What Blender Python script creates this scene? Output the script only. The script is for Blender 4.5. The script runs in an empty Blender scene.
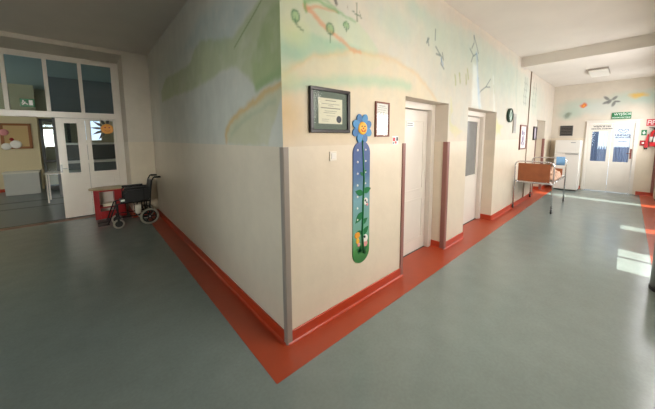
import bpy, bmesh, math, random
import numpy as np
from mathutils import Vector, Matrix
random.seed(4)
C = bpy.context.scene.collection
PI = math.pi

# ------------------------------------------------------------------ camera
H = 0.837; P = -0.1043; R = -0.0058; FPX = 268.75
cam = bpy.data.cameras.new('camera'); co = bpy.data.objects.new('camera', cam); C.objects.link(co)
F = Vector((math.cos(H)*math.cos(P), math.sin(H)*math.cos(P), math.sin(P)))
Rt = Vector((math.sin(H), -math.cos(H), 0)); Up = Rt.cross(F)
R2 = Rt*math.cos(R) + Up*math.sin(R); U2 = -Rt*math.sin(R) + Up*math.cos(R)
M = Matrix((R2, U2, -F)).transposed().to_4x4()
M.translation = Vector((-1.0824, -1.713, 1.65)); co.matrix_world = M
cam.sensor_fit = 'HORIZONTAL'; cam.sensor_width = 36; cam.lens = FPX*36/655
cam.shift_x = -(329.41-327.5)/655; cam.shift_y = -(204.5-165.67)/655
cam.clip_start = 0.02
bpy.context.scene.camera = co
vs = bpy.context.scene.view_settings
vs.view_transform = 'Standard'; vs.look = 'None'; vs.gamma = 1; vs.use_curve_mapping = False
vs.exposure = 0.0

# ------------------------------------------------------------------ world, sun, window daylight
w = bpy.data.worlds.new('daylight_sky'); bpy.context.scene.world = w; w.use_nodes = True
bg = w.node_tree.nodes['Background']; bg.inputs[0].default_value = (0.74, 0.86, 1.0, 1); bg.inputs[1].default_value = 1.6
sd = bpy.data.lights.new('sun', 'SUN'); sd.energy = 14; sd.angle = 0.006; sd.color = (1, .95, .85)
so = bpy.data.objects.new('sun', sd); C.objects.link(so)
SUN = Vector((0.06, 1.0, -1.03)).normalized()
so.rotation_euler = SUN.to_track_quat('-Z', 'Y').to_euler()
def area(name, loc, sx, sy, direction, energy, color, spread=180):
    l = bpy.data.lights.new(name, 'AREA'); l.shape = 'RECTANGLE'; l.size = sx; l.size_y = sy
    l.energy = energy; l.color = color; l.spread = math.radians(spread)
    o = bpy.data.objects.new(name, l); C.objects.link(o); o.location = loc
    o.rotation_euler = Vector(direction).to_track_quat('-Z', 'Y').to_euler()
    return o
WY = -2.27
# daylight coming in at each window opening of the corridor's outer wall
area('window_daylight', (1.3, WY-.03, 1.85), 1.6, 1.5, (0, 1, -.4), 94, (1, .94, .88))
area('window_daylight', (4.1, WY-.03, 1.55), 1.2, 1.3, (0, 1, -.25), 56, (1, .97, .95))
area('window_daylight', (6.6, WY-.03, 1.75), 1.6, 1.5, (0, 1, -.2), 82, (.98, .98, 1))
area('window_daylight', (9.3, WY-.03, 1.75), 1.0, 1.5, (0, 1, -.1), 48, (.97, .98, 1))
area('window_daylight', (-2.6, WY-.03, 1.85), 1.2, 1.4, (.1, 1, -.13), 20, (1, .98, .9), 46)
area('window_daylight', (-4.17, .6, 1.75), 1.5, 1.6, (1, -.08, -.12), 11, (.9, .98, 1), 66)  # fill lamp added for the left wall, in an unseen west opening
# lamps added to brighten the room beyond; its side wall is closed
area('window_daylight', (-5.9, 9.9, 1.9), 2.2, 1.6, (1, 0, 0), 38, (1, .95, .85))
area('window_daylight', (-5.9, 7.4, 1.9), 1.2, 1.6, (1, 0, .2), 34, (.9, .95, 1))
# lamp added behind the far door to backlight its curtains and poster
area('window_daylight', (11.7, -1.36, 1.5), 1.6, 2.0, (-1, 0, 0), 24, (.84, .92, 1))

# ------------------------------------------------------------------ materials
def mat(name, col, rough=.5, metal=0, spec=.5, noise=0, nscale=8, bump=0, bscale=60, emis=None, estr=0, trans=0, alpha=1, coat=0):
    m = bpy.data.materials.new(name); m.use_nodes = True
    nt = m.node_tree; b = nt.nodes['Principled BSDF']
    b.inputs['Base Color'].default_value = (*col, 1); b.inputs['Roughness'].default_value = rough
    b.inputs['Metallic'].default_value = metal; b.inputs['Specular IOR Level'].default_value = spec
    b.inputs['Coat Weight'].default_value = coat
    tc = nt.nodes.new('ShaderNodeTexCoord')
    if noise:
        n = nt.nodes.new('ShaderNodeTexNoise'); n.inputs['Scale'].default_value = nscale; n.inputs['Detail'].default_value = 5
        nt.links.new(tc.outputs['Object'], n.inputs['Vector'])
        r = nt.nodes.new('ShaderNodeMapRange'); r.inputs['From Min'].default_value = .3; r.inputs['From Max'].default_value = .7
        r.inputs['To Min'].default_value = 1-noise; r.inputs['To Max'].default_value = 1+noise
        nt.links.new(n.outputs['Fac'], r.inputs['Value'])
        mx = nt.nodes.new('ShaderNodeVectorMath'); mx.operation = 'SCALE'; mx.inputs[0].default_value = col
        nt.links.new(r.outputs[0], mx.inputs['Scale']); nt.links.new(mx.outputs[0], b.inputs['Base Color'])
    if bump:
        n2 = nt.nodes.new('ShaderNodeTexNoise'); n2.inputs['Scale'].default_value = bscale; n2.inputs['Detail'].default_value = 3
        nt.links.new(tc.outputs['Object'], n2.inputs['Vector'])
        bp = nt.nodes.new('ShaderNodeBump'); bp.inputs['Strength'].default_value = bump; bp.inputs['Distance'].default_value = .01
        nt.links.new(n2.outputs['Fac'], bp.inputs['Height']); nt.links.new(bp.outputs[0], b.inputs['Normal'])
    if emis: b.inputs['Emission Color'].default_value = (*emis, 1); b.inputs['Emission Strength'].default_value = estr
    if trans: b.inputs['Transmission Weight'].default_value = trans
    if alpha < 1: b.inputs['Alpha'].default_value = alpha
    return m
def s2l(*c):
    return tuple(((x/255)/12.92 if x/255 <= .04045 else ((x/255+.055)/1.055)**2.4) for x in c)
def glass_mat(name, tint, mixf, rough=.03):
    m = bpy.data.materials.new(name); m.use_nodes = True; nt = m.node_tree
    for n in list(nt.nodes): nt.nodes.remove(n)
    out = nt.nodes.new('ShaderNodeOutputMaterial'); t = nt.nodes.new('ShaderNodeBsdfTransparent'); g = nt.nodes.new('ShaderNodeBsdfGlossy')
    t.inputs[0].default_value = (*tint, 1); g.inputs['Roughness'].default_value = rough
    fr = nt.nodes.new('ShaderNodeFresnel'); fr.inputs[0].default_value = mixf
    mx = nt.nodes.new('ShaderNodeMixShader'); nt.links.new(fr.outputs[0], mx.inputs[0]); nt.links.new(t.outputs[0], mx.inputs[1]); nt.links.new(g.outputs[0], mx.inputs[2])
    nt.links.new(mx.outputs[0], out.inputs[0]); return m

PLAIN = s2l(212, 202, 186); DADO = s2l(220, 207, 185)
def wall_mat(name, use_attr):
    m = bpy.data.materials.new(name); m.use_nodes = True; nt = m.node_tree; b = nt.nodes['Principled BSDF']
    geo = nt.nodes.new('ShaderNodeNewGeometry'); sep = nt.nodes.new('ShaderNodeSeparateXYZ'); nt.links.new(geo.outputs['Position'], sep.inputs[0])
    cmp_ = nt.nodes.new('ShaderNodeMath'); cmp_.operation = 'LESS_THAN'; cmp_.inputs[1].default_value = 1.582; nt.links.new(sep.outputs['Z'], cmp_.inputs[0])
    n = nt.nodes.new('ShaderNodeTexNoise'); n.inputs['Scale'].default_value = 3.5; n.inputs['Detail'].default_value = 8; n.inputs['Roughness'].default_value = .65
    nt.links.new(geo.outputs['Position'], n.inputs['Vector'])
    mr = nt.nodes.new('ShaderNodeMapRange'); mr.inputs['From Min'].default_value = .3; mr.inputs['From Max'].default_value = .7
    mr.inputs['To Min'].default_value = .95; mr.inputs['To Max'].default_value = 1.04; nt.links.new(n.outputs['Fac'], mr.inputs['Value'])
    mix = nt.nodes.new('ShaderNodeMix'); mix.data_type = 'RGBA'; nt.links.new(cmp_.outputs[0], mix.inputs[0])
    if use_attr:
        at = nt.nodes.new('ShaderNodeAttribute'); at.attribute_name = 'mural'; nt.links.new(at.outputs['Color'], mix.inputs[6])
    else: mix.inputs[6].default_value = (*PLAIN, 1)
    mix.inputs[7].default_value = (*DADO, 1)
    sc = nt.nodes.new('ShaderNodeVectorMath'); sc.operation = 'SCALE'; nt.links.new(mix.outputs[2], sc.inputs[0]); nt.links.new(mr.outputs[0], sc.inputs['Scale'])
    nt.links.new(sc.outputs[0], b.inputs['Base Color'])
    r = nt.nodes.new('ShaderNodeMapRange'); r.inputs['To Min'].default_value = .62; r.inputs['To Max'].default_value = .3
    nt.links.new(cmp_.outputs[0], r.inputs['Value']); nt.links.new(r.outputs[0], b.inputs['Roughness'])
    n2 = nt.nodes.new('ShaderNodeTexNoise'); n2.inputs['Scale'].default_value = 9; n2.inputs['Detail'].default_value = 4; nt.links.new(geo.outputs['Position'], n2.inputs['Vector'])
    bp = nt.nodes.new('ShaderNodeBump'); bp.inputs['Strength'].default_value = .12; bp.inputs['Distance'].default_value = .02
    nt.links.new(n2.outputs['Fac'], bp.inputs['Height']); nt.links.new(bp.outputs[0], b.inputs['Normal'])
    return m
M_ = {}
M_['mural'] = wall_mat('mural_paint', True)
M_['wall'] = wall_mat('wall_paint', False)
M_['ceil'] = mat('ceiling_paint', s2l(222, 214, 203), .8, noise=.03, nscale=2)
M_['lino'] = mat('green_grey_linoleum', s2l(123, 134, 129), .21, noise=.05, nscale=5, bump=.05, bscale=14)
def speckle_floor():
    nt = M_['lino'].node_tree; b = nt.nodes['Principled BSDF']; tc = nt.nodes.new('ShaderNodeTexCoord')
    n = nt.nodes.new('ShaderNodeTexNoise'); n.inputs['Scale'].default_value = 45; n.inputs['Detail'].default_value = 4; nt.links.new(tc.outputs['Object'], n.inputs['Vector'])
    mr = nt.nodes.new('ShaderNodeMapRange'); mr.inputs['From Min'].default_value = .35; mr.inputs['From Max'].default_value = .65; mr.inputs['To Min'].default_value = .96; mr.inputs['To Max'].default_value = 1.035
    nt.links.new(n.outputs['Fac'], mr.inputs['Value'])
    src = b.inputs['Base Color'].links[0].from_socket
    sc = nt.nodes.new('ShaderNodeVectorMath'); sc.operation = 'SCALE'; nt.links.new(src, sc.inputs[0]); nt.links.new(mr.outputs[0], sc.inputs['Scale'])
    nt.links.new(sc.outputs[0], b.inputs['Base Color'])
speckle_floor()
M_['red_lino'] = mat('brick_red_linoleum', s2l(166, 68, 38), .33, noise=.05, nscale=6, bump=.04, bscale=14)
M_['red_skirt'] = mat('red_skirting_vinyl', s2l(180, 62, 30), .32, noise=.03)
M_['white'] = mat('white_gloss_enamel', s2l(224, 216, 204), .3, noise=.02, nscale=5)
M_['white2'] = mat('white_appliance', s2l(236, 232, 224), .25)
M_['guard'] = mat('grey_plastic_guard', s2l(150, 140, 130), .4)
M_['guard2'] = mat('brown_plastic_guard', s2l(140, 94, 84), .4)
M_['black'] = mat('black_frame_wood', s2l(38, 30, 30), .3)
M_['brownframe'] = mat('brown_frame_wood', s2l(120, 62, 40), .35)
M_['matte_mount'] = mat('grey_green_mount', s2l(110, 120, 108), .8)
M_['paper'] = mat('paper', s2l(226, 220, 196), .7)
M_['paperw'] = mat('white_paper', s2l(232, 228, 220), .7)
M_['ink'] = mat('dark_ink', s2l(60, 60, 66), .7)
M_['faint'] = mat('faint_ink', s2l(150, 145, 130), .7)
M_['glass'] = glass_mat('clear_glass', (.93, .96, .97), 1.25)
M_['frameglass'] = glass_mat('picture_glass', (.97, .98, .98), 1.15, .05)
M_['darkglass'] = glass_mat('grey_tinted_glass', (.78, .86, .9), 1.5)
M_['chrome'] = mat('chromed_tube', (.75, .75, .76), .22, 1)
M_['steel'] = mat('brushed_steel', (.42, .42, .42), .35, 1)
M_['rubber'] = mat('grey_rubber', s2l(150, 146, 132), .7)
M_['blackrub'] = mat('black_rubber', s2l(28, 28, 28), .6)
M_['blackfab'] = mat('black_vinyl', s2l(14, 14, 15), .45, bump=.1)
M_['woodbrown'] = mat('brown_laminate', s2l(150, 84, 46), .35, noise=.12, nscale=9)
M_['woodlight'] = mat('light_wood_top', s2l(172, 150, 112), .4, noise=.06)
M_['redpaint'] = mat('red_lacquer', s2l(158, 14, 18), .35)
M_['red'] = mat('signal_red', s2l(200, 24, 34), .35)
M_['green'] = mat('exit_sign_green', s2l(22, 118, 66), .4)
M_['signwhite'] = mat('sign_white', s2l(238, 240, 236), .5)
M_['plastic'] = mat('white_plastic', s2l(228, 222, 208), .4)
M_['blue'] = mat('sky_blue_enamel', s2l(44, 124, 176), .35, noise=.05)
M_['blue2'] = mat('deep_blue_enamel', s2l(34, 100, 156), .35)
M_['yellow'] = mat('warm_yellow', s2l(240, 180, 50), .4)
M_['orange'] = mat('orange_paint', s2l(232, 156, 46), .4)
M_['leaf'] = mat('leaf_green', s2l(24, 112, 62), .4)
M_['pink'] = mat('pink_paint', s2l(226, 150, 150), .5)
M_['greyd'] = mat('dark_grey_metal', s2l(74, 74, 70), .5)
M_['clothblue'] = mat('pale_blue_cloth', s2l(120, 165, 205), .9)
M_['blanket'] = mat('patterned_blanket', s2l(196, 160, 136), .95, noise=.35, nscale=14, bump=.4, bscale=30)
M_['cream'] = mat('cream_room_wall', s2l(214, 198, 160), .7)
M_['lamp'] = mat('opal_diffuser', s2l(240, 236, 226), .4)

# ------------------------------------------------------------------ builders
def new_bm(): return bmesh.new()
def bx(bm, x0, y0, z0, x1, y1, z1, bev=0, mi=0):
    g = bmesh.ops.create_cube(bm, size=1)
    vs_ = g['verts']
    bmesh.ops.scale(bm, vec=(abs(x1-x0), abs(y1-y0), abs(z1-z0)), verts=vs_)
    bmesh.ops.translate(bm, vec=((x0+x1)/2, (y0+y1)/2, (z0+z1)/2), verts=vs_)
    if bev:
        es = list({e for v in vs_ for e in v.link_edges})
        bmesh.ops.bevel(bm, geom=es, offset=bev, segments=2, affect='EDGES', profile=.6)
    return bm
def tube(bm, pts, r, seg=10, cap=True):
    pts = [Vector(p) for p in pts]; rings = []
    for i, p in enumerate(pts):
        if i == 0: t = pts[1]-p
        elif i == len(pts)-1: t = p-pts[i-1]
        else: t = (pts[i+1]-p).normalized()+(p-pts[i-1]).normalized()
        t.normalize()
        if i == 0:
            a = Vector((0, 0, 1)) if abs(t.z) < .9 else Vector((1, 0, 0)); u = t.cross(a).normalized()
        else: u = (u - t*u.dot(t)).normalized()
        v = t.cross(u); rr = r[i] if isinstance(r, (list, tuple)) else r
        rings.append([bm.verts.new(p+(u*math.cos(2*PI*k/seg)+v*math.sin(2*PI*k/seg))*rr) for k in range(seg)])
    for a, b in zip(rings, rings[1:]):
        for k in range(seg): f = bm.faces.new((a[k], a[(k+1) % seg], b[(k+1) % seg], b[k])); f.smooth = True
    if cap: bm.faces.new(rings[0][::-1]); bm.faces.new(rings[-1])
    return bm
def lathe(bm, prof, c, axis='z', seg=28):
    """prof: (radius, height) pairs round an axis through c"""
    rings = []
    for r, h in prof:
        ring = []
        for k in range(seg):
            a = 2*PI*k/seg; u, v = r*math.cos(a), r*math.sin(a)
            d = {'z': (u, v, h), 'y': (v, h, u), 'x': (h, u, v)}[axis]
            ring.append(bm.verts.new(Vector(c)+Vector(d)))
        rings.append(ring)
    for a, b in zip(rings, rings[1:]):
        for k in range(seg): f = bm.faces.new((a[k], a[(k+1) % seg], b[(k+1) % seg], b[k])); f.smooth = True
    bm.faces.new(rings[0][::-1]); bm.faces.new(rings[-1])
    return bm
def torus(bm, c, R_, r, axis='y', seg=32, ts=10):
    rings = []
    for i in range(seg):
        a = 2*PI*i/seg; ring = []
        for k in range(ts):
            b = 2*PI*k/ts; rr = R_+r*math.cos(b); h = r*math.sin(b)
            u, v = rr*math.cos(a), rr*math.sin(a)
            d = {'y': (u, h, v), 'z': (u, v, h), 'x': (h, u, v)}[axis]
            ring.append(bm.verts.new(Vector(c)+Vector(d)))
        rings.append(ring)
    for i in range(seg):
        a, b = rings[i], rings[(i+1) % seg]
        for k in range(ts): f = bm.faces.new((a[k], a[(k+1) % ts], b[(k+1) % ts], b[k])); f.smooth = True
    return bm
def prism(bm, pts, y0, y1, plane='xz'):
    """outline in a plane, extruded between y0 and y1 (third axis)"""
    def mk(p, h): return {'xz': (p[0], h, p[1]), 'yz': (h, p[0], p[1]), 'xy': (p[0], p[1], h)}[plane]
    a = [bm.verts.new(mk(p, y0)) for p in pts]; b = [bm.verts.new(mk(p, y1)) for p in pts]
    n = len(pts)
    try:
        bm.faces.new(a); bm.faces.new(b[::-1])
    except ValueError: pass
    for i in range(n): bm.faces.new((a[i], b[i], b[(i+1) % n], a[(i+1) % n]))
    bmesh.ops.recalc_face_normals(bm, faces=bm.faces)
    return bm
def obj(name, bm, m, parent=None, label=None):
    bmesh.ops.recalc_face_normals(bm, faces=bm.faces)
    me = bpy.data.meshes.new(name); bm.to_mesh(me); bm.free()
    me.materials.append(M_[m] if isinstance(m, str) else m)
    o = bpy.data.objects.new(name, me); C.objects.link(o)
    if parent: o.parent = parent
    if label: o['label'] = label
    return o
def struct(name, bm, m, parent=None, label=None):
    o = obj(name, bm, m, parent, label)
    if parent is None: o['kind'] = 'structure'
    return o
def sempty(name, loc=(0, 0, 0)):
    o = bpy.data.objects.new(name, None); C.objects.link(o); o.location = loc; o['kind'] = 'structure'; return o
def thing(name, label, cat, loc=(0, 0, 0), rotz=0, group=None):
    o = bpy.data.objects.new(name, None); C.objects.link(o); o.location = loc; o.rotation_euler = (0, 0, rotz)
    o['label'] = label; o['category'] = cat
    if group: o['group'] = group
    return o
def tag(o, label, cat, group=None):
    o['label'] = label; o['category'] = cat
    if group: o['group'] = group
    return o
def text(s, size, m, parent, loc, rot, depth=.0006, align='CENTER', name='lettering'):
    cu = bpy.data.curves.new('t', 'FONT'); cu.body = s; cu.size = size; cu.extrude = depth; cu.offset = size*.03 if m == 'ink' else size*.01; cu.align_x = align; cu.align_y = 'CENTER'
    to = bpy.data.objects.new('t', cu); C.objects.link(to)
    dg = bpy.context.evaluated_depsgraph_get(); dg.update()
    me = bpy.data.meshes.new_from_object(to.evaluated_get(dg)); bpy.data.objects.remove(to)
    me.materials.clear(); me.materials.append(M_[m])
    o = bpy.data.objects.new(name, me); C.objects.link(o); o.parent = parent; o.location = loc; o.rotation_euler = rot
    return o
FACE_Y = (PI/2, 0, 0)             # lettering that faces -y
FACE_X = (PI/2, 0, -PI/2)         # lettering that faces -x

# ------------------------------------------------------------------ mural painting (as paint colour on the wall's own fine mesh)
def smooth(e0, e1, x):
    t = np.clip((x-e0)/(e1-e0), 0, 1); return t*t*(3-2*t)
def seg_dist(X, Z, pts, closed=False):
    d = np.full(X.shape, 1e9); n = len(pts)
    for i in range(n if closed else n-1):
        ax, az = pts[i]; bx_, bz = pts[(i+1) % n]; dx, dz = bx_-ax, bz-az; L = dx*dx+dz*dz+1e-12
        t = np.clip(((X-ax)*dx+(Z-az)*dz)/L, 0, 1)
        d = np.minimum(d, np.hypot(X-ax-t*dx, Z-az-t*dz))
    return d
def inside(X, Z, pts):
    r = np.zeros(X.shape, bool); n = len(pts)
    for i in range(n):
        ax, az = pts[i]; bx_, bz = pts[(i+1) % n]
        if az == bz: continue
        r ^= ((az > Z) != (bz > Z)) & (X < (bx_-ax)*(Z-az)/(bz-az)+ax)
    return r
def vnoise(X, Z, s, seed):
    rng = np.random.RandomState(seed); G = rng.rand(256, 256)
    x = X*s+37.3; z = Z*s+11.7; xi = np.floor(x).astype(int); zi = np.floor(z).astype(int); fx = x-xi; fz = z-zi
    fx = fx*fx*(3-2*fx); fz = fz*fz*(3-2*fz)
    g = lambda a, b: G[a % 256, b % 256]
    return (g(xi, zi)*(1-fx)+g(xi+1, zi)*fx)*(1-fz)+(g(xi, zi+1)*(1-fx)+g(xi+1, zi+1)*fx)*fz
def fbm(X, Z, s, seed): return (vnoise(X, Z, s, seed)*.5+vnoise(X, Z, s*2.1, seed+1)*.3+vnoise(X, Z, s*4.3, seed+2)*.2)
class Painter:
    def __init__(s, X, Z):
        s.k = 1.0; s.X, s.Z = X, Z; s.c = np.tile(np.array(PLAIN), (len(X), 1))
        s.wx = X+(fbm(X, Z, 9, 3)-.5)*.05; s.wz = Z+(fbm(X, Z, 9, 9)-.5)*.05
        s.n = fbm(X, Z, 7, 21)
    def mixc(s, m, col, a):
        m = (m*a*s.k)[:, None]; s.c = s.c*(1-m)+np.array(s2l(*col))*m
    def poly(s, pts, col, a=1, soft=.03, wash=.35):
        d = seg_dist(s.wx, s.wz, pts, True); ins = inside(s.wx, s.wz, pts)
        m = smooth(-soft, soft, np.where(ins, d, -d)); s.mixc(m*(1-wash+wash*2*s.n).clip(0, 1), col, a)
    def line(s, pts, wd, col, a=1, soft=None):
        soft = soft or wd*.5; d = seg_dist(s.wx, s.wz, pts); s.mixc(1-smooth(wd-soft, wd+soft, d), col, a)
    def sharp(s, pts, wd, col, a=1):
        d = seg_dist(s.X, s.Z, pts); s.mixc(1-smooth(wd*.5, wd*1.4, d), col, a)
    def blob(s, x, z, rx, rz, col, a=1, soft=.35):
        d = np.hypot((s.wx-x)/rx, (s.wz-z)/rz); s.mixc(1-smooth(1-soft, 1+soft, d), col, a)

def paint_right(X, Z):
    p = Painter(X, Z); p.k = .8
    TOP = [(-.5, 2.95), (.2, 3.0), (.9, 3.08), (1.47, 3.13), (1.76, 3.17), (1.87, 3.1), (2.36, 3.12), (2.96, 3.2), (3.51, 3.26), (4.62, 3.2), (5.73, 3.1), (7, 3.05), (7, 1.6), (-.5, 1.6)]
    p.poly(TOP, (196, 203, 188), .6, .03, .6)
    # cool washes
    for x, z, rx, rz, a in [(1.4, 2.82, .35, .14, .5), (1.8, 3.08, .22, .1, .55), (2.2, 2.95, .3, .25, .4), (2.9, 2.95, .6, .25, .45), (3.9, 2.85, .6, .35, .45), (4.9, 2.8, .6, .35, .4), (5.6, 2.9, .5, .4, .35), (2.7, 2.55, .4, .2, .25), (6.6, 2.7, .6, .35, .3), (8.0, 2.6, .7, .4, .3)]:
        p.blob(x, z, rx, rz, (164, 198, 180), a, .8)
    # far hill and near hill in greens
    p.poly([(-.1, 2.9), (.1, 2.84), (.35, 2.76), (.57, 2.72), (.82, 2.68), (.97, 2.61), (1.08, 2.52), (1.18, 2.4), (.9, 2.2), (-.1, 2.0)], (188, 204, 166), .8, .015, .45)
    p.poly([(.42, 2.72), (.82, 2.68), (.97, 2.61), (1.14, 2.48), (1.1, 2.44), (.75, 2.42), (.55, 2.52)], (196, 208, 186), .6, .03, .4)
    p.blob(.3, 2.36, .3, .07, (140, 192, 160), .6, .8); p.blob(.62, 2.43, .3, .035, (132, 190, 160), .6, .8); p.blob(.06, 2.27, .2, .06, (130, 186, 156), .6, .8)
    p.blob(.12, 2.42, .12, .08, (200, 210, 150), .6, .9)
    # foothill: yellow-beige swell
    ARC = [(-.1, 2.06), (0, 2.11), (.13, 2.2), (.31, 2.28), (.52, 2.35), (.75, 2.41), (1.14, 2.46), (1.46, 2.45), (1.79, 2.39), (2.04, 2.29), (2.3, 2.15), (2.5, 1.98)]
    p.poly(ARC+[(2.4, 1.59), (-.1, 1.59)], (218, 204, 172), .8, .015, .45)
    p.line(ARC, .02, (214, 182, 124), .55, .03)
    p.line([(.0, 2.01), (.25, 2.07), (.52, 2.12), (.75, 2.16), (1.06, 2.19), (1.42, 2.23), (1.7, 2.22)], .045, (156, 198, 166), .75, .05)
    p.blob(.05, 2.1, .1, .06, (196, 208, 160), .7, .8)
    p.blob(.02, 1.78, .14, .2, (222, 182, 110), .7, .8); p.blob(.5, 1.66, .5, .1, (228, 200, 140), .5, .9)
    # winding path, orange between green edges
    p.line([(.23, 2.64), (.32, 2.59), (.4, 2.55), (.5, 2.51)], .022, (214, 138, 98), .8, .014)
    p.line([(.52, 2.5), (.62, 2.47), (.73, 2.42), (.85, 2.42)], .018, (216, 146, 104), .75, .014)
    p.line([(.24, 2.63), (.35, 2.665), (.47, 2.685), (.56, 2.695)], .012, (212, 140, 104), .7, .01)
    p.line([(.22, 2.66), (.235, 2.61)], .012, (96, 160, 84), .8); p.line([(.22, 2.67), (.36, 2.72), (.47, 2.705), (.57, 2.695)], .014, (96, 164, 100), .75, .014)
    p.line([(.36, 2.78), (.5, 2.73), (.64, 2.69), (.78, 2.685)], .012, (92, 160, 100), .6, .014)
    # little trees
    for x, z, rx, rz, st in [(.135, 2.545, .034, .04, [(.135, 2.51), (.14, 2.485), (.2, 2.455)]), (.48, 2.54, .04, .042, [(.48, 2.5), (.48, 2.44)]), (.67, 2.615, .033, .03, [(.67, 2.6), (.67, 2.565)])]:
        p.blob(x, z, rx, rz, (134, 178, 116), .85, .25)
        an = np.hypot((p.X-x)/rx, (p.Z-z)/rz); p.mixc(np.exp(-((an-1)/.2)**2), (50, 104, 72), .9)
        p.sharp([(x-.01, z+.02), (x, z-rz)], .003, (70, 120, 84), .6); p.sharp(st, .009, (70, 110, 80), .8)
    # dark figures above the hill
    p.sharp([(.8, 2.84), (.81, 2.69)], .008, (78, 112, 86), .9); p.sharp([(.75, 2.76), (.79, 2.745), (.87, 2.735)], .007, (78, 112, 86), .85); p.sharp([(.84, 2.78), (.86, 2.73)], .005, (90, 116, 90), .7)
    p.sharp([(.53, 2.80), (.55, 2.76)], .018, (54, 50, 52), .95)
    p.sharp([(.68, 2.78), (.69, 2.76)], .006, (120, 110, 80), .6)
    # birds / branches
    dk = (66, 92, 96)
    for st in [[(2.26, 2.98), (2.26, 2.86)], [(2.07, 2.83), (2.1, 2.76)], [(2.1, 2.84), (2.05, 2.78)], [(2.28, 2.78), (2.38, 2.72), (2.46, 2.68), (2.43, 2.6), (2.52, 2.55)], [(2.3, 2.7), (2.4, 2.7)], [(2.5, 2.66), (2.46, 2.74)],
               [(3.48, 3.2), (3.5, 3.1), (3.42, 3.0)], [(3.48, 3.2), (3.62, 3.06), (3.69, 2.98)], [(3.35, 2.98), (3.5, 2.9), (3.62, 2.96), (3.7, 2.86)], [(3.48, 2.9), (3.42, 2.8)],
               [(4.31, 2.66), (4.1, 2.5), (3.9, 2.42), (3.78, 2.35)], [(4.1, 2.5), (4.3, 2.52)], [(3.75, 2.6), (3.8, 2.38)]]:
        p.sharp(st, .014, dk, .75)
    p.line([(2.44, 2.66), (2.5, 2.6)], .02, (110, 150, 190), .6); p.line([(3.62, 2.95), (3.72, 2.6), (3.8, 2.35)], .03, (130, 170, 205), .6, .03)
    for x, z in [(2.86, 2.46), (3.02, 2.5), (3.24, 2.52), (3.3, 2.6), (4.5, 2.5)]:
        p.line([(x, z+.06), (x+.04, z-.06)], .02, (150, 160, 78), .8, .02)
    # pale vertical bands above the second door
    p.poly([(3.5, 2.78), (3.66, 2.78), (3.95, 2.12), (3.5, 2.12)], (228, 238, 236), .75, .05, .2); p.line([(3.7, 2.6), (3.86, 2.14)], .03, (150, 186, 214), .5, .04)
    p.line([(4.45, 2.7), (4.6, 2.14)], .04, (226, 234, 228), .5, .04)
    # yellow-green leaves by the doors
    for pts in [[(2.73, 1.95), (2.8, 1.85), (3.0, 1.78), (3.2, 1.72), (3.02, 1.66), (2.96, 1.6), (2.88, 1.7), (2.76, 1.74)], [(4.72, 2.05), (4.85, 1.9), (5.2, 1.86), (5.0, 1.78), (5.1, 1.66), (4.9, 1.72), (4.78, 1.64), (4.75, 1.8)], [(2.75, 2.2), (2.85, 2.02), (2.78, 1.95)]]:
        p.poly(pts, (208, 206, 108), .65, .03, .5)
    # birch trunks towards the end
    for x in (6.62, 6.78, 7.5, 7.75):
        p.sharp([(x, 3.0), (x+.03, 2.8), (x-.04, 2.6), (x+.03, 2.4)], .03, (132, 138, 126), .55)
        for k in range(4): p.sharp([(x-.06, 2.9-.15*k), (x+.07, 2.87-.15*k)], .015, (120, 126, 116), .5)
    p.poly([(6.9, 2.9), (7.9, 2.8), (8.0, 2.2), (7.0, 2.2)], (190, 208, 190), .45, .1, .6)
    p.line([(5.9, 3.05), (5.95, 2.6), (6.1, 2.2)], .05, (170, 186, 172), .5, .06)
    # streaky thin watercolour: broad mottling and vertical brush marks
    st = fbm(X*2.2, Z*.9, 5, 77)-.5; gr = fbm(X, Z, 26, 55)-.5
    fade = (1-smooth(1.58, 1.85, Z))*.6
    tint = np.stack([1+.10*st+.05*gr, 1+.03*st+.05*gr, 1-.06*st+.04*gr], 1)
    c = p.c*tint; c = c*(1-fade[:, None])+np.array(DADO)*fade[:, None]
    return c*np.array([.95, .93, .93])
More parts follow.
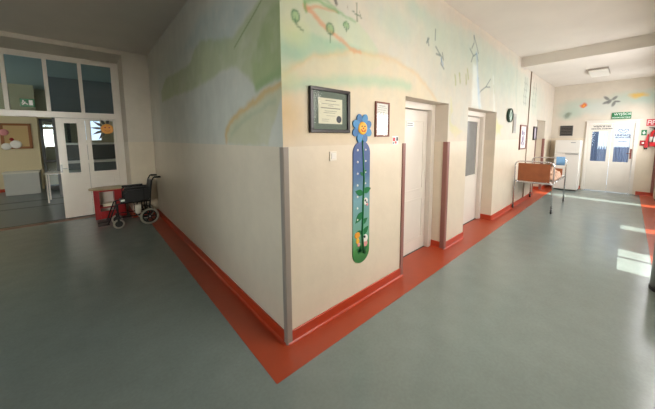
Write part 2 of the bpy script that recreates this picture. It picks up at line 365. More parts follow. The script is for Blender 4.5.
def paint_left(Y, Z):
    p = Painter(Y, Z); p.k = .7
    p.mixc(np.ones_like(Y), (214, 214, 202), .75)
    p.poly([(-.1, 3.1), (3.3, 3.0), (4.2, 2.9), (4.3, 1.6), (-.1, 1.6)], (186, 194, 182), .5, .15, .6)
    p.poly([(1.7, 3.05), (.9, 2.95), (.5, 2.75), (1.0, 2.5), (1.7, 2.7), (2.4, 2.85)], (158, 182, 182), .5, .1, .6)
    p.poly([(4.0, 2.3), (4.03, 2.5), (3.6, 2.66), (3.1, 2.64), (2.5, 2.62), (2.18, 2.62), (1.95, 2.75), (1.7, 2.78), (1.2, 2.66), (.78, 2.58), (.5, 2.66), (.28, 2.72), (.1, 2.85), (-.1, 2.9), (-.1, 2.06), (.02, 2.09), (.39, 2.03), (.46, 2.12), (.75, 2.3), (1.08, 2.34), (1.5, 2.3), (2.3, 2.28), (3.2, 2.32)], (170, 180, 118), .85, .03, .4)
    p.poly([(-.1, 2.62), (.2, 2.58), (.45, 2.3), (.41, 2.05), (.2, 2.07), (-.1, 2.12)], (150, 170, 104), .7, .05, .5)
    p.line([(.0, 2.14), (.2, 2.1), (.38, 2.06)], .03, (120, 160, 104), .6, .04)
    st = fbm(Y*2.2, Z*.9, 5, 31)-.5; p.c = p.c*(1+.12*st)[:, None]
    p.sharp([(.22, 2.72), (.4, 2.64), (.6, 2.56), (.79, 2.48)], .009, (112, 134, 80), .9)
    p.poly([(-.1, 2.1), (.02, 2.07), (.25, 2.02), (.46, 1.97), (.75, 1.9), (.99, 1.82), (1.1, 1.72), (1.11, 1.66), (.98, 1.59), (.23, 1.59), (.1, 1.8), (.0, 1.95), (-.1, 2.0)], (196, 190, 136), .75, .02, .35)
    p.line([(-.05, 2.05), (.25, 2.0), (.46, 1.95), (.75, 1.88), (.97, 1.8), (1.08, 1.7), (1.07, 1.62)], .025, (214, 170, 96), .9, .03)
    p.line([(.1, 1.93), (.4, 1.87), (.75, 1.78), (.95, 1.68)], .02, (150, 172, 140), .45, .03)
    return p.c

def lin(segs):
    out = [segs[0][0]]
    for a, b, st in segs:
        n = max(1, int(round((b-a)/st))); out += [a+(b-a)*(i+1)/n for i in range(n)]
    return np.array(out)
def grid_wall(name, U, V, axis, at, holes, paint, extra=None):
    nu, nv = len(U), len(V)
    UU, VV = np.meshgrid(U, V, indexing='ij'); u = UU.ravel(); v = VV.ravel()
    if axis == 'y': co_ = np.stack([u, np.full_like(u, at), v], 1)
    else: co_ = np.stack([np.full_like(u, at), u, v], 1)
    col = np.tile(np.array(PLAIN), (len(u), 1)); up = v > 1.55
    col[up] = paint(u[up], v[up])
    faces = []
    for i in range(nu-1):
        uc = (U[i]+U[i+1])/2
        for j in range(nv-1):
            vc = (V[j]+V[j+1])/2
            if any(a < uc < b and c < vc < d for a, b, c, d in holes): continue
            a0 = i*nv+j; q = (a0, a0+nv, a0+nv+1, a0+1)
            faces.append(q if axis == 'y' else q[::-1])
    verts = co_.tolist(); cols = col.tolist()
    for quad in (extra or []):
        b = len(verts); verts += [list(q) for q in quad]; cols += [list(PLAIN)]*4; faces.append((b, b+1, b+2, b+3))
    me = bpy.data.meshes.new(name); me.from_pydata(verts, [], faces)
    a = me.color_attributes.new('mural', 'FLOAT_COLOR', 'POINT')
    arr = np.ones((len(verts), 4), np.float32); arr[:, :3] = np.array(cols); a.data.foreach_set('color', arr.ravel())
    me.materials.append(M_['mural']); o = bpy.data.objects.new(name, me); C.objects.link(o); o['kind'] = 'structure'
    return o

# ------------------------------------------------------------------ structure
XF = 10.285; HC = 3.38; HD = 2.108; YL = 5.145; YP = 6.0; XW = -4.2
D1 = (1.62, 2.71); D2 = (3.395, 4.75); D4 = (8.12, 9.22); DEP = .29
def recess_quads(a, b, dep=DEP):
    return [[(a, 0, 0), (a, dep, 0), (a, dep, HD), (a, 0, HD)], [(b, 0, 0), (b, 0, HD), (b, dep, HD), (b, dep, 0)], [(a, 0, HD), (a, dep, HD), (b, dep, HD), (b, 0, HD)],
            [(a, dep+.04, 0), (b, dep+.04, 0), (b, dep+.04, HD), (a, dep+.04, HD)]]
U = lin([(0, D1[0], .012), (D1[0], D1[1], .014), (D1[1], D2[0], .014), (D2[0], D2[1], .02), (D2[1], D4[0], .025), (D4[0], D4[1], .04), (D4[1], XF, .04)])
V = np.concatenate([[0, .8], lin([(1.55, HD, .0135), (HD, HC, .0135)])])
ex = recess_quads(*D1)+recess_quads(*D2)+recess_quads(*D4)
grid_wall('wall_right', U, V, 'y', 0, [(*d, 0, HD) for d in (D1, D2, D4)], paint_right, ex)
UL = lin([(0, 1.5, .013), (1.5, YL, .022)])
grid_wall('wall_left', UL, V, 'x', 0, [], paint_left)

bm = new_bm(); bx(bm, XW, WY-.1, -.1, XF+1.6, .4, 0); bx(bm, XW, .4, -.1, 1.2, YP+.04, 0); struct('floor', bm, 'lino')
BW = .249
bm = new_bm()
prism(bm, [(-BW, -BW), (XF, -BW), (XF, 0), (D4[1], 0), (D4[1], DEP), (D4[0], DEP), (D4[0], 0), (D2[1], 0), (D2[1], DEP), (D2[0], DEP), (D2[0], 0), (D1[1], 0), (D1[1], DEP), (D1[0], DEP), (D1[0], 0), (0, 0), (0, YL), (-BW, YL)], .0002, .0022, 'xy')
struct('trim_1', bm, 'red_lino', label='brick red linoleum border around the projecting wall corner')
bm = new_bm(); bx(bm, 0, WY, .0002, XF, -2.03, .0022); struct('trim_2', bm, 'red_lino', label='brick red linoleum border along the outer corridor wall')
bm = new_bm(); bx(bm, XW, 5.78, .0002, -.44, YP-.02, .0022); struct('trim_3', bm, mat('worn_threshold', s2l(120, 78, 56), .4, noise=.1), label='worn reddish threshold strip before the glazed partition')
def skirt(name, runs, m='red_skirt'):
    """runs: (x0,y0,x1,y1,nx,ny); skirting with a coved foot, normal (nx,ny) points into the room"""
    bm = new_bm()
    for x0, y0, x1, y1, nx, ny in runs:
        prof = [(.0, .002), (.035, .002), (.022, .006), (.014, .016), (.012, .03), (.012, .097), (.009, .1), (0, .1)]
        a = [bm.verts.new((x0+nx*d, y0+ny*d, z)) for d, z in prof]; b = [bm.verts.new((x1+nx*d, y1+ny*d, z)) for d, z in prof]
        n = len(prof)
        for i in range(n): bm.faces.new((a[i], a[(i+1) % n], b[(i+1) % n], b[i]))
        bm.faces.new(a); bm.faces.new(b[::-1])
    return struct(name, bm, m)
skirt('baseboard_right', [(0, 0, D1[0], 0, 0, -1), (D1[1], 0, D2[0], 0, 0, -1), (D2[1], 0, D4[0], 0, 0, -1), (D4[1], 0, XF, 0, 0, -1),
                          (D1[1], 0, D1[1], .19, -1, 0), (D2[1], 0, D2[1], .19, -1, 0), (D4[1], 0, D4[1], .19, -1, 0), (D1[0], 0, D1[0], .19, 1, 0), (D2[0], 0, D2[0], .19, 1, 0)])
skirt('baseboard_left', [(0, 0, 0, YL, -1, 0)])
skirt('baseboard_far', [(XF, -2.27, XF, -1.95, -1, 0), (XF, -.8, XF, 0, -1, 0)])
skirt('baseboard_back', [(-.44, YL, 0, YL, 0, -1), (-.44, YL, -.44, YP-.04, -1, 0)])
# ceilings and beam
bm = new_bm(); bx(bm, XW, WY-.1, HC, 6.21, .0, HC+.1); bx(bm, XW, 0, HC, 0, YL, HC+.1); struct('ceiling', bm, 'ceil')
bm = new_bm(); bx(bm, 6.21, WY, 3.17, 6.5, 0, HC+.1, .004); struct('trim_4', bm, 'ceil', label='ceiling beam crossing the corridor')
bm = new_bm(); bx(bm, 6.5, WY-.1, 3.225, XF, 0, 3.325); struct('ceiling_far', bm, 'ceil')
# far wall with the doorway at its middle
def wallboxes(name, m, boxes):
    bm = new_bm()
    for b in boxes: bx(bm, *b)
    return struct(name, bm, m)
FD = (-1.89, -.825, 2.085)
wallboxes('wall_far', 'wall', [(XF, FD[1], 0, XF+.12, .3, 3.3), (XF, WY-.1, 0, XF+.12, FD[0], 3.3), (XF, FD[0], FD[2], XF+.12, FD[1], 3.3)])
# outer wall with openings (x0,x1,z0,z1)
OP = [(-3.2, -2.0, 1.1, 2.55), (.45, 2.15, 1.05, 2.65), (3.62, 4.62, 0.02, 2.3), (5.82, 7.4, 0.02, 2.5), (8.42, 9.9, .02, 2.5)]
bxs = []; px = XW
for a, b, z0, z1 in OP:
    bxs.append((px, WY-.1, 0, a, WY, HC+.05)); bxs.append((a, WY-.1, z1, b, WY, HC+.05))
    if z0 > .05: bxs.append((a, WY-.1, 0, b, WY, z0))
    px = b
bxs.append((px, WY-.1, 0, XF+.1, WY, HC+.05))
wallboxes('wall_outer', 'wall', bxs)
# west wall and left end wall around the recess of the glazed partition
wallboxes('wall_west', 'wall', [(XW-.1, WY-.1, 0, XW, -.15, HC+.05), (XW-.1, 1.35, 0, XW, YP, HC+.05), (XW-.1, -.15, 0, XW, 1.35, .95), (XW-.1, -.15, 2.55, XW, 1.35, HC+.05)])
WW = sempty('window_8', (XW, 0, 0)); bm = new_bm()  # unseen window added to let fill light onto the left wall
for q in ((-.15, .95, -.1, 2.55), (1.3, .95, 1.35, 2.55), (-.15, .95, 1.35, 1.0), (-.15, 2.5, 1.35, 2.55), (.57, .95, .63, 2.55)): bx(bm, -.09, q[0], q[1], -.05, q[2], q[3], .004)
obj('window_frame', bm, 'white', WW); bm = new_bm(); bx(bm, -.072, -.14, .96, -.068, 1.34, 2.54); obj('pane', bm, 'glass', WW)
wallboxes('wall_back', 'wall', [(-.44, YL, 0, 1.2, YP+.05, HC+.1), (XW, YL, 3.3, -.44, YP+.05, HC+.1)])

# windows in the outer wall: frames, glass; unseen slats added to shape the sun
def outer_window(i, a, b, z0, z1, mull, sun_blocker=None):
    w_ = sempty('window_%d' % i, (0, 0, 0)); bm = new_bm(); t = .05
    for q in ((a, z0, a+t, z1), (b-t, z0, b, z1), (a, z0, b, z0+t), (a, z1-t, b, z1)): bx(bm, q[0], WY-.09, q[1], q[2], WY-.05, q[3], .004)
    for mx in mull: bx(bm, mx-.03, WY-.09, z0, mx+.03, WY-.05, z1, .004)
    obj('window_frame', bm, 'white', w_)
    bm = new_bm(); bx(bm, a+.01, WY-.072, z0+.01, b-.01, WY-.068, z1-.01); obj('pane', bm, 'glass', w_)
    if sun_blocker:
        for (p, q, zb) in sun_blocker:
            bm = new_bm(); n = math.ceil((z1+.05-zb)/.06)
            for k in range(n): bx(bm, p, WY-.12, zb+k*.06, q, WY-.115, zb+k*.06+.058)  # added slats outside the pane, leaving gaps only for the floor sun patches
            obj('blind', bm, 'white2', w_)
outer_window(1, *OP[0], [-2.6], [(-3.2, -2.0, 1.1)]); outer_window(2, *OP[1], [1.3], [(.45, 2.15, 1.05)])
outer_window(3, *OP[2], [4.205], [(3.62, 4.62, .68)])
outer_window(4, *OP[3], [6.2], [(5.82, 6.22, .68), (6.22, 7.4, .02)])
outer_window(5, *OP[4], [8.78], [(8.8, 9.9, .02)])

# ------------------------------------------------------------------ glazed partition at the end of the left hall
PT = sempty('window_6', (0, YP, 0))
PT['label'] = 'white timber glazed partition with transom lights'
def pbox(name, boxes, m='white', parent=PT, bev=.004, y0=0, y1=.06):
    bm = new_bm()
    for x0, z0, x1, z1 in boxes: bx(bm, x0, y0, z0, x1, y1, z1, bev)
    return obj(name, bm, m, parent)
posts = [-.53, -1.075, -1.575, -2.11, -2.65, -3.2, -3.75]
pbox('window_frame', [(-4.2, 3.2, -.44, 3.3), (-4.2, 2.08, -.44, 2.2), (-.57, 0, -.44, 2.08), (-.57, 2.2, -.44, 3.2)]+[(x-.03, 2.2, x+.03, 3.2) for x in posts[1:]], y0=0)
for x0, x1 in zip(posts[1:], posts[:-1]):
    pbox('pane', [(x0+.03, 2.2, x1-.03, 3.2)], 'darkglass', bev=0, y0=.028, y1=.032)
FPN = sempty('trim_5', (0, YP, 0)); FPN['label'] = 'fixed white side panel of the partition with tall pane'
pbox('panel', [(-1.065, .02, -.572, .95), (-1.065, .95, -1.0, 2.075), (-.6, .95, -.572, 2.075), (-1.0, 2.05, -.6, 2.075)], parent=FPN, y0=.008, y1=.05)
pbox('moulding', [(-1.01, .93, -.59, .955), (-1.01, 2.05, -.59, 2.072), (-1.012, .95, -.99, 2.06), (-.61, .95, -.588, 2.06), (-.98, .15, -.65, .165), (-.98, .82, -.65, .835), (-.98, .15, -.965, .835), (-.665, .15, -.65, .835)], parent=FPN, bev=.003, y0=-.004, y1=.01)
pbox('pane', [(-1.0, .95, -.6, 2.05)], 'glass', parent=FPN, bev=0, y0=.028, y1=.032)
DL = sempty('door_1', (0, YP, 0)); DL['label'] = 'white half-open partition door leaf with narrow pane'
pbox('leaf', [(-1.51, .012, -1.07, .95), (-1.51, .95, -1.39, 2.075), (-1.2, .95, -1.07, 2.075), (-1.39, 1.975, -1.2, 2.075)], parent=DL, y0=.004, y1=.048)
pbox('moulding', [(-1.4, .93, -1.19, .952), (-1.4, 1.972, -1.19, 1.99), (-1.408, .95, -1.388, 1.975), (-1.202, .95, -1.182, 1.975)], parent=DL, bev=.003, y0=-.006, y1=.006)
pbox('pane', [(-1.39, .95, -1.2, 1.975)], 'darkglass', parent=DL, bev=0, y0=.024, y1=.028)
bm = new_bm(); tube(bm, [(-1.49, 0, 1.05), (-1.49, -.045, 1.05), (-1.4, -.045, 1.05)], .008); bx(bm, -1.505, -.004, .97, -1.475, .006, 1.13, .002); obj('door_handle', bm, 'steel', DL)
# the leaf's twin further left
DL2 = sempty('door_2', (0, YP, 0))
pbox('leaf', [(-3.55, .012, -3.05, .95), (-3.55, .95, -3.43, 2.075), (-3.17, .95, -3.05, 2.075), (-3.43, 1.975, -3.17, 2.075)], parent=DL2, y0=.004, y1=.048)
pbox('pane', [(-3.43, .95, -3.17, 1.975)], 'darkglass', parent=DL2, bev=0, y0=.024, y1=.028)
wallboxes('wall_partition', 'wall', [(XW, YP, 0, -3.56, YP+.05, 2.08)])

# room beyond the partition
FY = 11.3
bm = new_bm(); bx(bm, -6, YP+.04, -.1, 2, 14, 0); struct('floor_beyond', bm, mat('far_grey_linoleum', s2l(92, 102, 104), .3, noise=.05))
wallboxes('wall_beyond', 'cream', [(-6, FY, 0, -2.22, FY+.1, HC), (-6, 12.2, 0, -1.15, 12.3, HC), (-.62, 12.2, 0, 1.2, 12.3, HC), (-1.15, 12.2, 0, -.62, 12.3, 1.6), (-1.15, 12.2, 2.5, -.62, 12.3, HC), (-6.1, YP+.06, 0, -6, FY, HC), (1.2, YP+.06, 0, 1.3, 14, HC)])
wallboxes('wall_beyond_left', 'cream', [(-6, YP+.051, 0, -4.2, YP+.1, HC)])
bm = new_bm(); bx(bm, -6, YP+.06, HC, 2, 14, HC+.1); struct('ceiling_beyond', bm, mat('ceiling_beyond_paint', s2l(176, 194, 188), .8))
bm = new_bm(); bx(bm, -6, 8.86, .0003, 1.2, 8.96, .003); bx(bm, -6, 7.9, .0003, 1.2, 7.97, .003); struct('trim_6', bm, mat('threshold_bars', s2l(70, 74, 66), .4))
skirt('baseboard_beyond', [(-3.6, FY, -3.0, FY, 0, -1)])
# inner window of the room beyond, with a deep sill
WB = sempty('window_7', (0, 9.2, 0))
wallboxes('wall_beyond_window', mat('grey_room_wall', s2l(120, 122, 120), .7), [(-1.75, 9.2, 0, 1.2, 9.3, .95), (-1.75, 9.2, 2.25, 1.2, 9.3, HC), (-.35, 9.2, .95, 1.2, 9.3, 2.25), (-1.75, 9.2, .95, -1.6, 9.3, 2.25)])
pbox('window_frame', [(-1.6, 1.5, -1.54, 2.25), (-.41, 1.5, -.35, 2.25), (-1.6, 2.19, -.35, 2.25), (-1.6, 1.48, -.35, 1.54), (-1.0, 1.5, -.94, 2.25)], parent=WB)
pbox('pane', [(-1.54, 1.54, -.41, 2.19)], 'glass', parent=WB, bev=0, y0=.028, y1=.032)
pbox('window_sill', [(-1.65, .95, -.3, 1.02)], 'white', parent=WB, y0=-.25, y1=.1)
pbox('panel', [(-1.6, 1.02, -.35, 1.48)], 'greyd', parent=WB, y0=.02, y1=.06)
bm = new_bm()   # dark glazed double door standing at the end
D5 = sempty('door_3', (-2.14, 10.8, 0))
def lb(name, boxes, m, parent, bev=.004):
    bm = new_bm()
    for b in boxes: bx(bm, *b, bev)
    return obj(name, bm, m, parent)
lb('leaf', [(0, 0, 0, .07, .06, 2.3), (.62, 0, 0, .7, .06, 2.3), (0, 0, 2.2, .7, .06, 2.3), (0, 0, 0, .7, .06, .12), (0, 0, .9, .7, .06, .98)], 'greyd', D5)
lb('pane', [(.07, .028, .1, .62, .032, 2.2)], 'darkglass', D5, 0)
# pinboard, counter, table, exit sign
t = thing('pinboard', 'wooden framed pinboard with paper animal decorations on the cream wall of the far room', 'pinboard', (-2.93, FY-.001, 1.35))
lb('frame', [(-.1, -.03, 0, .56, 0, .07), (-.1, -.03, .73, .56, 0, .8), (-.1, -.03, 0, -.03, 0, .8), (.49, -.03, 0, .56, 0, .8)], mat('orange_brown_wood', s2l(150, 92, 42), .5), t)
lb('backing', [(-.05, -.012, .05, .5, -.004, .75)], mat('cork_tan', s2l(200, 170, 120), .9), t, 0)
for (x, z, r, m) in [(-.02, .52, .1, 'pink'), (.2, .14, .13, 'paperw'), (.0, .08, .11, 'paperw'), (.12, .3, .05, 'redpaint')]:
    bm = new_bm(); lathe(bm, [(r*.3, -.05), (r*.8, -.045), (r, -.032), (r, -.013)], (x, 0, z), 'y', 14); obj('paper_cutout', bm, m, t)
t = thing('reception_counter', 'low pale grey counter block standing before the cream wall of the far room', 'counter', (-2.95, 10.3, 0))
lb('body', [(.02, .02, .0, .73, .45, .64)], mat('grey_laminate', s2l(186, 186, 178), .5), t); lb('counter_top', [(0, 0, .64, .75, .47, .69)], mat('pale_laminate', s2l(214, 210, 194), .5), t)
t = thing('white_table', 'small white table with thin legs behind the half-open partition door', 'table', (-1.95, 8.2, 0))
lb('tabletop', [(0, 0, .74, .85, .6, .77)], 'white', t)
for x, y in ((.03, .03), (.79, .03), (.03, .54), (.79, .54)): lb('leg', [(x, y, 0, x+.03, y+.03, .74)], 'white', t, .002)
t = thing('exit_sign', 'green running-man exit sign on the transom pane of the partition', 'sign', (-1.85, YP+.0, 2.265))
lb('board', [(-.095, -.03, 0, .095, .027, .15)], 'green', t)
bm = new_bm(); prism(bm, [(.02, .03), (.07, .03), (.07, .125), (.02, .125)], -.033, -.0295); obj('pictogram', bm, 'signwhite', t)
bm = new_bm()
for q in ([(-.06, .1), (-.045, .1), (-.045, .12), (-.06, .12)], [(-.075, .03), (-.06, .03), (-.03, .06), (-.02, .09), (-.06, .095), (-.065, .085), (-.04, .08)], [(-.03, .06), (.0, .035), (.01, .045), (-.02, .075)], [(-.08, .06), (-.06, .09), (-.052, .085), (-.07, .055)]):
    prism(bm, q, -.033, -.0295)
obj('pictogram', bm, 'signwhite', t)
# sun decal on the fixed pane
t = thing('sun_decoration', 'smiling paper sun with dark rays on the tall pane of the glazed partition', 'decoration', (-.71, YP+.012, 1.865))
bm = new_bm(); lathe(bm, [(.105, -.006), (.11, 0), (.11, .012)], (0, 0, 0), 'y', 28); obj('face', bm, 'orange', t)
bm = new_bm()
for x in (-.035, .035): lathe(bm, [(.012, -.010), (.014, -.005)], (x, 0, .03), 'y', 10)
tube(bm, [(-.05, -.008, -.02), (-.025, -.008, -.045), (.025, -.008, -.045), (.05, -.008, -.02)], .004, 6); obj('eyes_and_mouth', bm, 'redpaint', t)
for k in range(6):
    a = math.radians(85+k*30); bm = new_bm(); u = Vector((math.cos(a), 0, math.sin(a))); v_ = Vector((-u.z, 0, u.x))
    pts = []
    for d, wd in ((.115, .022), (.17, .026), (.28, .001)): pts.append((u*d+v_*wd))
    for d, wd in ((.28, .001), (.17, .026), (.115, .022)): pts.append((u*d-v_*wd))
    prism(bm, [(q.x, q.z) for q in pts], 0, .006); obj('ray', bm, 'greyd', t)

# ------------------------------------------------------------------ side doors in recesses
def side_door(i, d, glazed):
    a, b = d; r = sempty('door_%d' % i, (a, DEP, 0)); wd = b-a
    bm = new_bm()
    for q in ((.0, 0, .1, HD), (wd-.1, 0, wd, HD), (.1, HD-.09, wd-.1, HD)): bx(bm, q[0]+.001, -.1, q[1]+.003, q[2]-.001, .0, q[3]-.001, .006)
    obj('casing', bm, 'white', r)
    l, rr = .1, wd-.1; bm = new_bm()
    if not glazed:
        bx(bm, l+.004, -.035, .01, rr-.004, 0, HD-.095, .003)
        for z0, z1 in ((.18, .78), (.9, 1.88)):
            for q in ((l+.1, z0, rr-.1, z0+.02), (l+.1, z1-.02, rr-.1, z1), (l+.1, z0, l+.12, z1), (rr-.12, z0, rr-.1, z1)): bx(bm, q[0], -.042, q[1], q[2], -.033, q[3], .003)
        obj('leaf', bm, 'white', r)
    else:
        for q in ((l+.004, .01, rr-.004, .92), (l+.004, .9, l+.1, HD-.095), (rr-.1, .9, rr-.004, HD-.095), (l+.09, 1.93, rr-.09, HD-.095)): bx(bm, q[0], -.035, q[1], q[2], 0, q[3], .003)
        obj('leaf', bm, 'white', r)
        bm = new_bm(); bx(bm, l+.1, -.02, .92, rr-.1, -.014, 1.93); obj('pane', bm, mat('frosted_grey_pane', s2l(128, 128, 126), .18, noise=.05), r)
    bm = new_bm(); tube(bm, [(l+.05, -.03, 1.03), (l+.05, -.085, 1.03), (l+.16, -.085, 1.03)], .009); bx(bm, l+.03, -.045, .94, l+.07, -.033, 1.14, .003); obj('door_handle', bm, 'steel', r)
    bm = new_bm(); bx(bm, l, -.05, .002, rr, .0, .009, .002); obj('threshold', bm, 'greyd', r)
    return r
d1 = side_door(4, D1, False); side_door(5, D2, True); side_door(6, D4, False)
t = thing('door_label', 'small white name plate with two dark lines on the nearest side door', 'sign', (2.15, DEP-.037, 1.82))
lb('plate', [(-.09, -.003, -.035, .09, 0, .035)], 'signwhite', t, .001)
lb('printed_line', [(-.075, -.0042, .008, .05, -.0028, .017), (-.075, -.0042, -.018, .06, -.0028, -.009)], 'ink', t, 0)

# corner guards
def corner_guard(label, x, y, sx, sy, z0, z1, m, lx=.045, ly=.045, grp=None):
    """angle profile wrapped round an outside corner at (x,y); arms run along sx and sy"""
    bm = new_bm(); th = .0145
    pts = [(0, 0), (0, ly), (-th, ly+.002), (-th, -th*.4), (-th*.4, -th), (lx+.002, -th), (lx, 0)]
    pts = [(x+sx*p, y+sy*q) for p, q in pts]
    prism(bm, pts, z0, z1, 'xy'); o = obj('corner_guard', bm, m); tag(o, label, 'corner guard', grp); return o
corner_guard('tall grey plastic guard on the projecting corner between the two halls', 0, 0, 1, 1, .003, 1.58, 'guard', .036, .024)
corner_guard('brown corner guard just left of the nearest side door', D1[0], 0, -1, 1, .003, 1.58, 'guard2')
corner_guard('brown corner guard just right of the nearest side door', D1[1], 0, 1, 1, .003, 1.58, 'guard2', .05, .05)
corner_guard('dark guard on the near corner of the recess past the framed notices', D4[0], 0, -1, 1, .003, 1.58, 'guard2')
corner_guard('pinkish guard on the far corner of the last doorway recess before the refrigerator', D4[1], 0, 1, 1, .003, 1.58, 'guard2')

# ------------------------------------------------------------------ far door
FDR = sempty('door_7', (XF, 0, 0)); FDR['label'] = 'white double-paned door at the far end of the corridor'
y0, y1, zt = FD
lb('casing', [(-.03, y0, .003, .1, y0+.07, zt), (-.03, y1-.07, .003, .1, y1, zt), (-.03, y0+.07, zt-.07, .1, y1-.07, zt), (-.045, y0-.04, zt, .02, y1+.04, zt+.03)], 'white', FDR)
def leaf(n, a, b, za, zb):   # a<b in y ; pane rect za..zb
    lb('leaf', [(0, a, .012, .04, b, za), (0, a, zb, .04, b, zt-.075), (0, a, za, .04, a+.07, zb), (0, b-.07, za, .04, b, zb)], 'white', FDR, .003)
    lb('moulding', [(-.008, a+.1, .16, .002, b-.1, .18), (-.008, a+.1, .76, .002, b-.1, .78), (-.008, a+.1, .16, .002, a+.12, .78), (-.008, b-.12, .16, .002, b-.1, .78)], 'white', FDR, .002)
    lb('pane', [(.018, a+.07, za, .022, b-.07, zb)], 'glass', FDR, 0)
leaf(0, -1.37+.003, y1-.072, .9, 1.78); leaf(1, y0+.072, -1.37-.003, .9, 1.91)
bm = new_bm(); bx(bm, -.012, -1.80, 1.0, .0, -1.765, 1.28, .003); tube(bm, [(-.01, -1.783, 1.15), (-.055, -1.783, 1.15), (-.055, -1.7, 1.15)], .01); obj('door_handle', bm, mat('brown_handle', s2l(120, 60, 50), .4), FDR)
# lobby beyond the far door: open to the daylight
wallboxes('wall_lobby', 'wall', [(XF+.12, -2.6, 0, XF+1.6, -2.5, 3.2), (XF+.12, -.3, 0, XF+1.6, -.2, 3.2)])
def curtain(label, a, b, z0, z1, m, x, amp=.025, n=9):
    bm = new_bm(); N = 90; rows = [z0, (z0+z1)/2, z1]; g = []
    for i in range(N+1):
        t_ = i/N; yy = a+(b-a)*t_; xx = x+amp*math.sin(t_*n*2*PI)+amp*.3*math.sin(t_*n*5.1)
        tooth = .05*(math.sin(t_*n*2*PI)) if z1 < 1.4 else 0
        g.append([bm.verts.new((xx, yy, z+(tooth if z == z1 else 0))) for z in rows])
    for p, q in zip(g, g[1:]):
        for k in range(2): f = bm.faces.new((p[k], q[k], q[k+1], p[k+1])); f.smooth = True
    o = obj('curtain', bm, m); tag(o, label, 'curtain')
    return o
def cloth(name, col, tr=.5):
    m = bpy.data.materials.new(name); m.use_nodes = True; nt = m.node_tree
    for n in list(nt.nodes): nt.nodes.remove(n)
    out = nt.nodes.new('ShaderNodeOutputMaterial'); d = nt.nodes.new('ShaderNodeBsdfDiffuse'); t_ = nt.nodes.new('ShaderNodeBsdfTranslucent'); mx = nt.nodes.new('ShaderNodeMixShader')
    d.inputs[0].default_value = (*col, 1); t_.inputs[0].default_value = (*col, 1); mx.inputs[0].default_value = tr
    nt.links.new(d.outputs[0], mx.inputs[1]); nt.links.new(t_.outputs[0], mx.inputs[2]); nt.links.new(mx.outputs[0], out.inputs[0]); return m
curtain('gathered slate blue curtain behind the left edge of the left pane of the far door', -1.1, -.9, .85, 1.85, cloth('slate_curtain', s2l(112, 122, 146)), XF+.11, .015, 4)
curtain('white net curtain behind the middle of the left pane of the far door', -1.35, -1.1, 1.3, 1.85, cloth('net_curtain', s2l(242, 246, 250)), XF+.11, .012, 4)
curtain('blue half curtain behind the lower part of the left pane of the far door', -1.36, -1.1, .85, 1.3, cloth('blue_curtain', s2l(142, 150, 172)), XF+.068, .015, 5)
curtain('blue half curtain behind the lower part of the right pane of the far door', -1.84, -1.38, .85, 1.36, cloth('blue_curtain2', s2l(142, 150, 172)), XF+.068, .02, 8)
# printing on the door
text('WEJŚCIE NA', .065, 'ink', FDR, (-.0008, -1.16, 1.93), FACE_X); text('ODDZIAŁ DZIENNY', .05, 'ink', FDR, (-.0008, -1.16, 1.86), FACE_X)
t = thing('door_poster', 'white poster with a heart-shaped line logo on the right pane of the far door', 'poster', (XF+.017, -1.6, 1.62))
lb('sheet', [(-.002, -.2, -.29, 0, .19, .28)], cloth('poster_paper', s2l(236, 242, 252), .6), t, 0)
bm = new_bm()
tube(bm, [(-.003, .1, .17), (-.003, .085, .215), (-.003, .045, .22), (-.003, .02, .19), (-.003, .0, .165), (-.003, -.02, .19), (-.003, -.045, .22), (-.003, -.085, .215), (-.003, -.1, .17)], .007, 6)
tube(bm, [(-.003, .075, .16), (-.003, .04, .12), (-.003, 0, .105), (-.003, -.04, .12), (-.003, -.075, .16)], .007, 6); obj('logo', bm, 'greyd', t)
text('FUNDACJA', .075, 'ink', t, (-.003, 0, .045), FACE_X); text('ZDROWIE DZIECI', .05, 'ink', t, (-.003, 0, -.02), FACE_X); text('zapraszamy', .035, 'ink', t, (-.003, 0, -.13), FACE_X)
t = thing('emergency_exit_sign', 'green emergency exit sign with white lettering above the far corridor door', 'sign', (XF-.001, -1.53, 2.215))
lb('board', [(-.02, -.19, -.085, 0, .19, .1)], 'green', t)
text('WYJŚCIE', .085, 'signwhite', t, (-.021, -.02, .045), FACE_X); text('EWAKUACYJNE', .05, 'signwhite', t, (-.021, 0, -.045), FACE_X)
t = thing('fire_pictogram_sign', 'red and white fire equipment sign high beside the far corridor door', 'sign', (XF-.001, -2.13, 2.0))
lb('board', [(-.006, -.13, -.085, 0, .12, .095)], 'red', t, .002)
bm = new_bm()
for q in ((.03, -.055, .1, .065), (-.055, -.055, .015, .065)):
    bx(bm, -.0075, q[0], q[1], -.005, q[0]+.012, q[3]); bx(bm, -.0075, q[2]-.012, q[1], -.005, q[2], q[3]); bx(bm, -.0075, q[0], q[3]-.02, -.005, q[2], q[3]); bx(bm, -.0075, q[0], 0, -.005, q[2], .015)
obj('pictogram', bm, 'signwhite', t)
t = thing('small_green_sign', 'small green pictogram plate above the small red one by the far door', 'sign', (XF-.001, -1.985, 1.735))
lb('board', [(-.005, -.05, -.075, 0, .05, .075)], 'green', t, .001); lb('pictogram', [(-.0062, -.03, -.02, -.0045, .03, .0), (-.0062, -.01, -.045, -.0045, .01, .045)], 'signwhite', t, 0)
t = thing('small_red_sign', 'small red call point plate below the small green sign by the far door', 'alarm button', (XF-.001, -1.985, 1.45))
lb('board', [(-.02, -.055, -.07, 0, .055, .07)], 'redpaint', t, .003); lb('button', [(-.026, -.02, -.02, -.018, .02, .02)], 'signwhite', t, .002)
